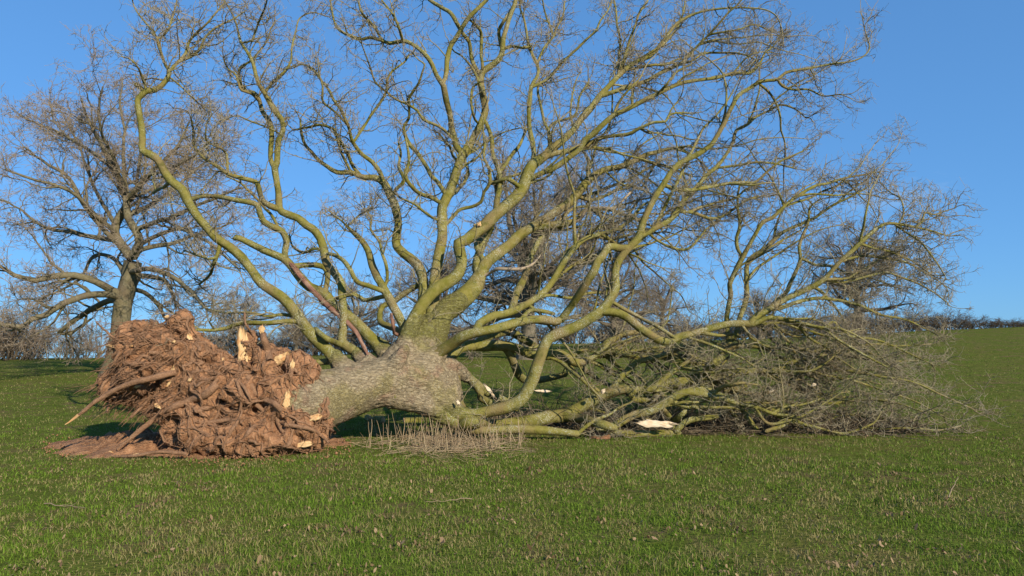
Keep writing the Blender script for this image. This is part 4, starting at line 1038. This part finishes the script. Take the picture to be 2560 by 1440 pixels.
for x, y, l, w_, a_ in [(362,1122,40,12,4),(268,1137,20,9,10),(352,1141,30,8,0),(690,1128,14,6,70)]:
    g_ = ground_Y(x, y + 4)
    o = torn(Vector(P(x, y, g_)) + Vector((0, 0, 0.03)), Vector((1, 0.1, math.sin(math.radians(a_)))), Vector((0.1, -0.7, 0.9)), px(l, g_), px(w_, g_), None, name='wood_chunk')
    tag(o, {362: 'broad orange wood chunk lying in the spilled soil', 268: 'small orange wood chunk at the far tip of the spilled soil', 352: 'flat orange wood sliver at the edge of the spilled soil', 690: 'thin orange splinter stuck at the foot of the root plate'}[x], 'wood chunk')
# sawn logs under the arching trunk
def log(x, y, r, ln, ang, label):
    Yg = ground_Y(x, y + r)
    c = P(x, y, Yg + 0.1)
    rr = px(r, Yg); c[2] = rr * 0.9
    t = np.linspace(-ln / 2, ln / 2, 7)
    pts = np.array([[c[0] + s * math.cos(ang), c[1] + s * math.sin(ang), c[2]] for s in t])
    e = empty('log', (c[0], c[1], 0)); tag(e, label, 'log', 'sawn logs beneath the trunk')
    A = Acc(); A.add(pts[None], np.full((1, 7), rr), 14, 0.04); link('bark', A.mesh('bark'), M_LIMB, e)
    for s, k in ((0, -1), (6, 1)):
        d = np.array([math.cos(ang), math.sin(ang), 0]) * k
        A = Acc(); A.add(np.array([[pts[s] - d * 0.004, pts[s] + d * 0.004, pts[s] + d * 0.0045]]), np.array([[rr * 0.97, rr * 0.97, 0.001]]), 14)
        link('sawn_face', A.mesh('sawn_face'), M_WOOD, e)
log(947, 1052, 11, 0.20, math.radians(-20), 'short round mossy log standing clear under the trunk')
log(922, 1047, 9, 0.34, math.radians(-70), 'sawn log showing its brown end beside the mossy log')
log(1032, 1052, 8, 0.4, math.radians(25), 'thin sawn log in the shadow under the arching limb')
# sticks on the grass
def stick(x0, y0, x1, y1, r, label, lift=0.0):
    a, b = P(x0, y0, ground_Y(x0, y0)), P(x1, y1, ground_Y(x1, y1))
    a[2] = r + 0.03; b[2] = r + 0.03 + lift
    q = np.linspace(a, b, 9); q[1:-1] += R.standard_normal((7, 3)) * 0.008
    A = Acc(); A.add(q[None], np.linspace(r, r * 0.5, 9)[None], 6)
    for j in (3, 5, 6):
        p, rr = grow(q[j:j + 1], (b - a)[None] + R.standard_normal((1, 3)) * 0.5, np.array([0.12]), np.array([r * 0.5]), 4, 0.2)
        A.add(p, rr, 4)
    tag(link('stick', A.mesh('stick'), M_TWIGDEB), label, 'stick')
stick(110, 1268, 214, 1280, 0.006, 'thin pale stick lying on the grass in front of the soil')
stick(2372, 1252, 2396, 1222, 0.006, 'small brown twig poking out of the dark grass', 0.10)
stick(1180, 1256, 1065, 1262, 0.005, 'fine brown stick lying on worn grass before the dry stalks')
# dry stalks of last year's weeds
def stalks():
    V, Qd = [], []
    A = Acc()
    N = 260
    xs = np.clip(R.normal(1130, 95, N), 925, 1300); yy = R.uniform(1082, 1136, N) + np.abs(xs - 1130) * -0.05
    st = np.array([P(x, y, ground_Y(x, y)) for x, y in zip(xs, yy)]); st[:, 2] = 0
    di = np.column_stack([R.normal(0, 0.22, N), R.normal(0, 0.2, N), np.ones(N)])
    p, r = grow(st, di, R.uniform(0.15, 0.56, N), R.uniform(0.0035, 0.0065, N), 6, 0.06, (0, 0, 0.02), 0.55)
    A.add(p, r, 4)
    N = 900                                          # fallen ones, a mat on the ground
    xs = np.clip(R.normal(1120, 100, N), 915, 1305); yy = R.normal(1120, 14, N) - ((xs - 1120) / 190) ** 2 * 8
    st = np.array([P(x, y, ground_Y(x, y)) for x, y in zip(xs, yy)]); st[:, 2] = R.uniform(0.01, 0.10, N)
    di = np.column_stack([R.normal(0, 1, N), R.normal(0, 0.6, N), R.normal(0.05, 0.18, N)])
    p, r = grow(st, di, R.uniform(0.10, 0.40, N), R.uniform(0.0022, 0.005, N), 4, 0.12, (0, 0, -0.03), 0.6)
    A.add(p, r, 3)
    return link('dry_stalks', A.mesh('dry_stalks'), M_STALK)
tag(stalks(), 'patch of pale dry weed stalks standing in front of the trunk', 'dry stalks', kind='stuff')

def brush():
    N = 2900
    t = R.uniform(0, 1, N)
    X = -0.6 + 8.3 * t + R.normal(0, 0.3, N); Y = 12.9 + R.uniform(0, 1, N) ** 0.8 * (2.2 - 0.6 * t)
    st = np.column_stack([X, Y, hgt(X, Y) + R.uniform(0.01, 0.30, N) * R.uniform(0.2, 1, N) * (1 - 0.6 * t)])
    di = np.column_stack([R.normal(0.35, 0.8, N), R.normal(0, 0.8, N), R.normal(0.05, 0.35, N)])
    p, r = grow(st, di, R.uniform(0.25, 0.95, N), R.uniform(0.004, 0.012, N), 4, 0.22, (0, 0, -0.02), 0.5)
    A = Acc(); A.add(p, r, 3)
    return tag(link('brushwood', A.mesh('brushwood'), M_BRUSH), 'snapped twigs and brushwood littering the ground under the fallen crown', 'brushwood', kind='stuff')
brush()

# ------------------------------------------------------------------ grass and dead leaves
def grass():
    N = 425000
    d = np.exp(R.uniform(math.log(3.6), math.log(62), N))
    az = R.uniform(-0.80, 0.80, N)
    X, Y = d * np.sin(az), d * np.cos(az)
    keep = np.ones(N, bool)
    # bare earth under the spilled soil and beneath the root plate
    for ring in HEAPS:
        c = ring.mean(0); rg = c + (ring - c) * 0.93
        near = np.where((np.abs(X - c[0]) < 4.5) & (np.abs(Y - c[1]) < 3))[0]
        ins = np.zeros(len(near), bool); x_, y_ = X[near], Y[near]
        for (xa, ya), (xb, yb) in zip(rg, np.roll(rg, -1, axis=0)):
            ins ^= ((ya > y_) != (yb > y_)) & (x_ < (xb - xa) * (y_ - ya) / (yb - ya + 1e-12) + xa)
        keep[near[ins]] = False
    keep &= (d < 17) | (R.uniform(0, 1, N) < 0.5)
    # worn patches with little grass
    bare = np.sin(X * 1.9 + 1.3 * np.sin(Y * 1.3)) * np.sin(Y * 1.7 + 1.1 * np.sin(X * 0.9)) + 0.4 * np.sin(X * 5 + 2) * np.sin(Y * 4.4)
    bare += 0.35 * np.sin(X * 11 + Y * 3) * np.sin(Y * 9 - X * 4)
    keep &= ~((bare > 0.50) & (R.uniform(0, 1, N) < np.clip((bare - 0.50) * 2.5, 0, 0.65)))
    X, Y, d = X[keep], Y[keep], d[keep]; N = len(X)
    Z = hgt(X, Y)
    tuft = 0.70 + 0.75 * np.sin(X * 2.3 + np.sin(Y * 3.1) * 1.5) * np.sin(Y * 2.7 + np.sin(X * 1.9))
    h = R.uniform(0.014, 0.052, N) * np.clip(0.65 + 0.5 * tuft, 0.45, 2) * np.clip(1.15 - d * 0.006, 0.8, 2)
    w = R.uniform(0.0016, 0.0034, N) * np.clip(d / 5.5, 0.9, 7)
    th = R.uniform(0, 6.283, N); lean = np.abs(R.normal(0.75, 0.55, N)); la = R.uniform(0, 6.283, N)
    sx, sy = np.cos(th) * w, np.sin(th) * w
    lx, ly = np.cos(la) * lean * h, np.sin(la) * lean * h
    V = np.empty((N, 5, 3))
    V[:, 0] = np.column_stack([X - sx, Y - sy, Z - 0.005]); V[:, 1] = np.column_stack([X + sx, Y + sy, Z - 0.005])
    hz = h / np.sqrt(1 + lean ** 2)
    V[:, 2] = np.column_stack([X + sx * 0.75 + lx * 0.35, Y + sy * 0.75 + ly * 0.35, Z + hz * 0.6])
    V[:, 3] = np.column_stack([X - sx * 0.75 + lx * 0.35, Y - sy * 0.75 + ly * 0.35, Z + hz * 0.6])
    V[:, 4] = np.column_stack([X + lx, Y + ly, Z + hz])
    nr = np.where(d < 11)[0]; fr = np.where(d >= 11)[0]
    VV = np.vstack([V[nr].reshape(-1, 3), V[fr][:, [0, 1, 4]].reshape(-1, 3)])
    b = (np.arange(len(nr)) * 5)[:, None]; b2 = (len(nr) * 5 + np.arange(len(fr)) * 3)[:, None]
    me = quick_mesh('grass', VV, b + np.array([[0, 1, 2, 3]]), np.vstack([b + np.array([[3, 2, 4]]), b2 + np.array([[0, 1, 2]])]), smooth=False)
    return link('grass', me, M_GRASS)
tag(grass(), 'short green pasture grass with straw coloured patches', 'grass', kind='stuff')
def leaves():
    N = 500
    d = np.exp(R.uniform(math.log(4), math.log(20), N)); az = R.uniform(-0.75, 0.75, N)
    X, Y = d * np.sin(az), d * np.cos(az)
    C = 260                                            # little drifts of litter in the worn spots
    d = np.exp(R.uniform(math.log(4.3), math.log(16), C)); az = R.uniform(-0.72, 0.72, C)
    m = R.integers(4, 26, C); sp_ = np.repeat(R.uniform(0.04, 0.16, C), m)
    X = np.concatenate([X, np.repeat(d * np.sin(az), m) + R.normal(0, 1, m.sum()) * sp_ * 1.5]); Y = np.concatenate([Y, np.repeat(d * np.cos(az), m) + R.normal(0, 1, m.sum()) * sp_])
    N = len(X)
    Z = hgt(X, Y) + R.uniform(0.006, 0.035, N)
    s = R.uniform(0.006, 0.018, N) * np.where(R.uniform(0, 1, N) < 0.05, 1.8, 1)
    a = R.uniform(0, 6.28, N); ux, uy = np.cos(a), np.sin(a)
    tl = R.normal(0, 0.8, (N, 3))
    V = np.empty((N, 6, 3))
    shape = [(-1, 0, 0), (-0.3, 0.5, .25), (0.5, 0.4, .1), (1, 0, .3), (0.45, -0.45, .2), (-0.35, -0.5, .1)]
    for i, (p, q, z) in enumerate(shape):
        V[:, i] = np.column_stack([X + (ux * p - uy * q) * s, Y + (uy * p + ux * q) * s, Z + s * (z * (1 + tl[:, 0]) + tl[:, 1] * p + tl[:, 2] * q)])
    b = (np.arange(N) * 6)[:, None]
    me = quick_mesh('dead_leaves', V.reshape(-1, 3), np.vstack([b + np.array([[0, 1, 2, 3]]), b + np.array([[0, 3, 4, 5]])]), smooth=False)
    return link('dead_leaves', me, M_LEAF)
tag(leaves(), 'dry brown leaves scattered over the grass', 'leaves', kind='stuff')

# ------------------------------------------------------------------ standing trees
def crown_from(lines_list, n1_fac, sizes, k_twig=3, rmin=0.0085, up=0.04, nsub=0, sub_len=3.0):
    """limb lines -> one mesh of limbs and one of twigs"""
    LA, TA = Acc(), Acc()
    subs = []
    for q in lines_list:
        if not nsub: break
        ns = max(2, int(nsub * np.linalg.norm(np.diff(q[:, :3], axis=0), axis=1).sum()))
        st, di, rp0, t0 = spawn(q[None, :, :3], q[None, :, 3], ns, 0.15, 0.97, 25, 60, 0.6)
        ln0 = R.uniform(0.5, 1.0, ns) * sub_len * (1.15 - 0.55 * t0)
        pp, rr = grow(st, di, ln0, np.clip(rp0 * 0.55, 0.02, 0.06), 9, 0.17, (0, 0, up), 0.3, floor=False)
        subs += [np.concatenate([a_, b_[:, None]], axis=1) for a_, b_ in zip(pp, rr)]
    for q in list(lines_list) + subs:
        thick = q[:, 3].max()
        rad = q[None, :, 3].copy()
        LA.add(q[None, :, :3], rad, 8 if thick > 0.12 else 6, 0.03)
        seg = np.linalg.norm(np.diff(q[:, :3], axis=0), axis=1)
        w = np.clip(0.09 / np.maximum(q[:-1, 3], 0.02), 0.05, 3) * seg
        n1 = int(w.sum() * n1_fac) + 2
        ci = R.choice(len(w), n1, p=w / w.sum())
        f = R.uniform(0, 1, (n1, 1))
        st = q[ci, :3] * (1 - f) + q[ci + 1, :3] * f
        tan = unit(q[ci + 1, :3] - q[ci, :3])
        qv = unit(np.cross(tan, R.standard_normal((n1, 3))))
        an = np.radians(R.uniform(22, 65, n1))[:, None]
        di = tan * np.cos(an) + qv * np.sin(an)
        di = np.vstack([di, unit(q[-1:, :3] - q[-3:-2, :3])]); st = np.vstack([st, q[-1:, :3]])
        rp_ = np.append(q[ci, 3], q[-1, 3])
        n1 += 1
        p1, r1 = grow(st, di, R.uniform(*sizes[0], n1), np.clip(rp_ * 0.5, 0.014, 0.035), 6, 0.21, (0, 0, up), 0.35, floor=False)
        TA.add(p1, r1, 3)
        s2, d2, rp2, t2 = spawn(p1, r1, 5, 0.12, 1.0, 25, 65, 0.6)
        p2, r2 = grow(s2, d2, R.uniform(*sizes[1], len(s2)) * (1.15 - 0.4 * t2), np.clip(rp2 * 0.6, 0.010, 0.015), 3, 0.27, (0, 0, up * 1.2), 0.5, floor=False)
        TA.add(p2, r2, 3)
        s3, d3, rp3, t3 = spawn(p2, r2, 4, 0.15, 1.0, 25, 65, 0.6)
        p3, r3 = grow(s3, d3, R.uniform(*sizes[2], len(s3)), np.clip(rp3 * 0.7, rmin, 0.0105), 2, 0.30, (0, 0, up * 1.2), 0.6, floor=False)
        TA.add(p3, r3, 3)
    return LA, TA

# the oak beside the fallen tree, its limbs as they run in the photograph
YO = 31.0
oak_px = [
 [(284,940,40,0),(288,900,28,0),(294,850,24,0),(299,780,23,0),(311,720,22,0),(322,675,22,0),(330,640,22,0)],
 [(328,645,17,0),(305,615,17,.2),(288,590,16,.4),(288,562,15,.5),(305,530,14,.5),(315,502,13,.3),(301,461,11,.2),(272,412,9,0),(243,359,7,-.4),(214,296,5,-.8),(194,240,3,-1)],
 [(332,642,17,0),(350,605,16,-.4),(338,572,14,-.5),(320,542,13,-.4),(316,505,11,-.2),(308,450,8,.4),(305,400,7,.8),(310,330,5,1.2),(300,260,4,1.5),(305,205,2.5,1.6)],
 [(316,505,10,0),(340,470,9,-.5),(365,440,8,-1),(400,400,6,-1.6),(440,350,5,-2),(470,295,3,-2.3)],
 [(312,515,8,.3),(335,490,7,1),(345,440,6,1.6),(350,380,5,2.2),(352,300,4,2.6),(345,230,2.6,3)],
 [(290,605,11,.3),(265,578,9,0),(209,512,8,-.6),(170,442,6,-1),(117,412,5,-1.4),(49,364,3,-2)],
 [(290,600,10,.3),(250,595,9,1),(180,582,7,1.8),(120,570,6,2.4),(60,530,4,3),(0,500,3,3.4)],
 [(288,580,9,.3),(240,540,8,-1),(190,490,6,-2),(140,470,5,-2.6),(70,450,4,-3),(10,430,2.6,-3.4)],
 [(270,412,7,0),(220,370,6,1),(170,340,5,1.8),(120,320,4,2.4),(60,290,2.6,3)],
 [(286,560,8,.4),(250,500,7,1.6),(215,430,6,2.6),(190,360,4,3.2),(160,290,3,3.6)],
 [(306,735,14,0),(281,727,14,-.4),(237,702,12.5,-1),(185,687,11.5,-1.5),(132,689,10.5,-2),(88,699,9,-2.4),(35,687,7,-2.8),(0,665,5,-3),(-50,650,4,-3.4)],
 [(303,748,13,0),(281,738,12,-.5),(220,738,11,-1.6),(167,758,10,-2.4),(119,788,9,-3),(86,800,8.5,-3.4),(70,818,8,-3.6),(40,824,7,-3.8),(5,822,6,-4)],
 [(302,755,12,0),(272,752,11,.5),(211,782,10,1.2),(167,810,9,1.6),(140,832,7.5,1.9),(170,832,6,2.2),(215,800,4,2.4)],
 [(318,700,11,0),(290,650,8,1),(262,632,7,1.8),(232,640,6,2.4),(205,690,5,3),(150,720,4,3.4),(90,740,3,4)],
 [(322,680,10,0),(340,676,9.5,-.6),(374,670,8.5,-1.4),(417,683,8,-2),(457,710,7,-2.5),(484,736,6,-2.8),(510,765,4.5,-3),(540,780,3,-3.2)],
 [(320,690,10,0),(345,690,9.5,.7),(378,692,8.5,1.5),(415,702,7.5,2),(430,736,6,2.3),(440,775,4,2.6)],
 [(335,640,12,0),(352,624,10,.6),(396,613,9,1.4),(440,604,7.5,2),(484,586,6,2.6),(530,575,4.5,3),(580,560,3,3.4)],
 [(338,575,9,-.5),(380,560,8,-1.4),(430,545,7,-2.4),(480,520,5.5,-3),(540,500,4,-3.6),(600,480,2.6,-4)],
 [(320,540,8,-.2),(370,515,7,.8),(420,480,6,1.6),(470,440,5,2.2),(520,400,3.5,2.8),(560,360,2.5,3)],
 [(352,610,8,-.4),(400,585,7,-1.4),(450,575,6,-2.2),(500,600,5,-3),(550,640,4,-3.6),(600,690,3,-4)],
 [(365,440,6,-1),(410,430,5,-1.8),(460,410,4,-2.4),(520,380,3,-3),(570,370,2,-3.4)],
 [(322,720,9,0),(360,730,8,1),(395,760,7,1.8),(420,800,5,2.4),(470,820,4,3),(520,840,3,3.4)],
 [(301,461,7,.2),(290,400,6,-.8),(262,340,5,-1.6),(255,270,3.6,-2.2),(265,215,2.4,-2.6)],
 [(316,500,7,.2),(385,470,6,1),(430,430,5,1.4),(480,360,3.5,1.8),(500,310,2.4,2)],
]
def px_lines(paths, Y0, swing=0.0):
    out = []
    for pth in paths:
        a = np.array([np.append(P(x, y, Y0 + d), px(r * (0.95 if r > 18 else 0.70), Y0)) for x, y, r, d in pth])
        q = catmull(a, 0.30)
        q[1:, :3] += np.cumsum(R.standard_normal((len(q) - 1, 3)) * 0.03, axis=0) * np.linspace(0.2, 1, len(q) - 1)[:, None]
        out.append(q)
    return out
base = P(284, 930, YO)
base[2] = hgt(base[0], base[1])
OAK = empty('oak_tree', tuple(base)); tag(OAK, 'tall leafless oak standing upright behind the root plate', 'tree')
ol = px_lines(oak_px, YO)
ol[0][:, 2] += base[2] - ol[0][0, 2] - 0.15 if ol[0][0, 2] > base[2] - 0.1 else 0
A = Acc(); A.add(ol[0][None, :, :3], ol[0][None, :, 3], 14, 0.04)
link('trunk', A.mesh('trunk'), M_OAK, OAK)
LA, TA = crown_from(ol[1:], 0.76, ((0.5, 1.6), (0.3, 0.85), (0.16, 0.42)), nsub=0.95, sub_len=3.2, up=0.03)
cr = link('crown', LA.mesh('crown'), M_OAK, OAK)
tag(link('twigs', TA.mesh('twigs'), M_OAK, cr), kind='stuff')
print('oak twig tris', sum(len(x) for x in TA.Q) * 2)

# other trees: a few grown kinds, placed and scaled
def grown_tree(h, spread, seed, trunk_frac=0.28, n_limb=14, dens=1.3, bushy=False):
    r_ = np.random.default_rng(seed)
    tr_ = []
    th = h * trunk_frac
    rt = h * 0.034
    t = np.linspace(0, 1, 8)
    lean = r_.normal(0, 0.03, 2)
    tl = np.column_stack([lean[0] * h * t + 0.05 * np.sin(t * 5), lean[1] * h * t, h * 0.58 * t - 0.1, rt * (1.2 - 0.95 * t) * (1 + 0.5 * np.exp(-t * 14))])
    tr_.append(catmull(tl, 0.3))
    for i in range(n_limb):
        z0 = h * (trunk_frac + 0.30 * ((i + 0.5) / n_limb))
        az = i * 2.4 + r_.uniform(-0.5, 0.5)
        el = math.asin(min(0.97, max(-0.05, -0.05 + 1.0 * (i + r_.uniform(0, 1)) / n_limb)))
        p = np.array([np.interp(z0, tl[:, 2], tl[:, 0]), np.interp(z0, tl[:, 2], tl[:, 1]), z0])
        d = np.array([math.cos(az) * math.cos(el), math.sin(az) * math.cos(el), math.sin(el)])
        ln = (h - z0) / math.sqrt((math.sin(el)) ** 2 + ((h - z0) / spread * math.cos(el)) ** 2) * r_.uniform(0.72, 0.92)
        line = [np.append(p, rt * 0.5)]
        for s_ in range(7):
            d = unit(d + r_.normal(0, 0.20, 3))
            p = p + d * ln / 7
            line.append(np.append(p, rt * 0.42 * (1 - (s_ + 1) / 8) + 0.012))
        tr_.append(catmull(np.array(line), 0.3))
    A = Acc(); A.add(tr_[0][None, :, :3], tr_[0][None, :, 3], 10, 0.04)
    LA, TA = crown_from(tr_[1:], dens, ((0.4 * h / 10, 1.4 * h / 10), (0.3, 0.8 * h / 10), (0.15, 0.4)), rmin=0.0085, nsub=1.1, sub_len=0.26 * h, up=0.02)
    return A.mesh('trunk'), LA.mesh('crown'), TA.mesh('twigs')
kinds = [grown_tree(10.5, 5.6, 5, 0.17, 20, 0.80), grown_tree(9.0, 4.0, 9, 0.22, 14, 1.1)]
def place_tree(kind, x, Y, s, rot, label, name='bare_tree', group='bare trees beyond the fallen tree', mat=M_FAR):
    X = P(x, 870, Y)[0]
    e = empty(name, (X, Y, float(hgt(X, Y))))
    e.rotation_euler[2] = rot; e.scale = s if hasattr(s, '__len__') else (s, s, s)
    tag(e, label, 'tree', group)
    prev = e
    for nm, me, par in zip(('trunk', 'crown', 'twigs'), kinds[kind], ('e', 'e', 'c')):
        if not me.materials: me.materials.append(mat)
        o = bpy.data.objects.new(nm, me); COL.objects.link(o)
        o.parent = e if par == 'e' else prev
        if nm == 'twigs': o['kind'] = 'stuff'
        prev = o
    return e
place_tree(0, 1320, 38, 1.18, 0.4, 'broad bare tree rising behind the middle of the fallen crown')
place_tree(1, 2150, 42, 0.98, 1.1, 'bare round-headed tree standing behind the right end of the fallen crown')
place_tree(1, 1655, 58, 0.72, 2.9, 'small distant bare tree showing under the long arching limb')
place_tree(0, 880, 58, 0.66, 1.9, 'low wide bare tree far behind the thick trunk')
place_tree(1, 1090, 50, 0.95, 4.0, 'bare tree far behind where the limbs leave the trunk')
place_tree(0, 600, 62, 0.56, 0.2, 'low spreading bare tree far behind the root plate')
place_tree(0, 1540, 48, 0.80, 5.0, 'wide low bare tree behind the sawn knot and arching limbs')
place_tree(1, 1900, 60, 0.55, 0.9, 'small bare tree above the far hedge behind the crown')
place_tree(0, 740, 57, 0.50, 3.3, 'bushy bare tree between root plate and trunk, far off')

# shrubs and hedge along the crest
def grown_bush(seed, n, h, spread, tri=True):
    st = np.column_stack([R.normal(0, spread * 0.35, n), R.normal(0, spread * 0.3, n), np.zeros(n) - 0.05])
    di = np.column_stack([st[:, 0] / spread * 0.9 + R.normal(0, 0.25, n), R.normal(0, 0.35, n), np.ones(n)])
    A = Acc()
    p, r = grow(st, di, R.uniform(0.7, 1.1, n) * h, R.uniform(0.02, 0.05, n), 6, 0.14, (0, 0, 0.02), 0.3, floor=False)
    A.add(p, r, 4)
    s2, d2, rp2, t2 = spawn(p, r, 9, 0.08, 1.0, 25, 75, 0.6)
    p2, r2 = grow(s2, d2, R.uniform(0.25, 0.75, len(s2)) * h * 0.55, np.clip(rp2 * 0.5, 0.012, 0.02), 5, 0.25, (0, 0, 0.03), 0.5, floor=False)
    A.add(p2, r2, 3)
    s3, d3, rp3, t3 = spawn(p2, r2, 6, 0.1, 1.0, 25, 75, 0.6)
    p3, r3 = grow(s3, d3, R.uniform(0.15, 0.5, len(s3)), np.clip(rp3 * 0.7, 0.008, 0.012), 3, 0.25, (0, 0, 0.03), 0.6, floor=False)
    A.add(p3, r3, 3)
    return A.mesh('shrub')
M_HEDGE = bark_material('hedge_twigs', (0.10, 0.08, 0.05), (0.12, 0.095, 0.06), (0.10, 0.07, 0.045), (0.125, 0.095, 0.065), (0.2, 0.19, 0.15), 0.2)
M_PALE = bark_material('pale_shrub_twigs', (0.22, 0.19, 0.10), (0.25, 0.20, 0.12), (0.2, 0.15, 0.1), (0.24, 0.18, 0.14), (0.3, 0.29, 0.22), 0.2)
bushes = [grown_bush(1, 34, 2.2, 2.0), grown_bush(2, 22, 2.2, 1.7)]
bushes[0].materials.append(M_HEDGE); bushes[1].materials.append(M_PALE)
def place_bush(k, x, Y, sx, sz, label, name='shrub', group='shrubs along the crest'):
    X = P(x, 870, Y)[0]
    o = bpy.data.objects.new(name, bushes[k]); COL.objects.link(o)
    o.location = (X, Y, float(hgt(X, Y)) - 0.05); o.rotation_euler[2] = R.uniform(0, 6.28) * 0.1
    o.scale = (sx, sx, sz)
    tag(o, label, 'shrub', group)
place_bush(0, 20, 58, 1.5, 1.9, 'dark dense thicket at the field edge beside the oak, outermost of the row')
place_bush(0, 70, 60, 1.1, 1.45, 'dark thicket next to the outermost one left of the pale shrubs')
place_bush(1, 158, 57, 1.2, 1.25, 'pale fan-shaped shrub between the dark thicket and the oak trunk')
place_bush(1, 215, 60, 1.3, 1.5, 'pale loose shrub close beside the oak trunk')
place_bush(0, -50, 60, 1.6, 2.1, 'dark thicket half hidden beyond the drooping oak bough')
for j, (x, sx, sz) in enumerate([(430,1.3,1.0),(520,1.4,1.1),(620,1.3,.9),(700,1.4,1.0),(790,1.4,1.1),(880,1.3,.9),(960,1.4,1.0),(1050,1.3,1.0),(1140,1.4,1.1),(1240,1.4,1.0),(1340,1.4,1.0),(1430,1.3,1.1),
                                 (1520,1.4,1.0),(1600,1.4,.9),(1680,1.4,1.0),(1760,1.3,.9),(1840,1.4,1.0),(1920,1.4,.95),(2000,1.4,1.0),(2080,1.3,.9),(2160,1.4,.85),(2230,1.3,.8)]):
    place_bush(0, x, 63.5, sx, sz, 'dark twiggy hedge shrub in the long row behind the fallen tree', 'hedge_shrub', 'hedge row behind the fallen tree')
for x, sx, sz in [(2300, 1.2, .75), (2362, 1.3, .8), (2425, 1.1, .52), (2500, 1.1, .38), (2560, 1.1, .30), (2640, 1.2, .35)]:
    place_bush(0, x, 64, sx, sz, 'low hedge shrub on the skyline of the rising bare field', 'hedge_shrub', 'hedge on the open skyline')
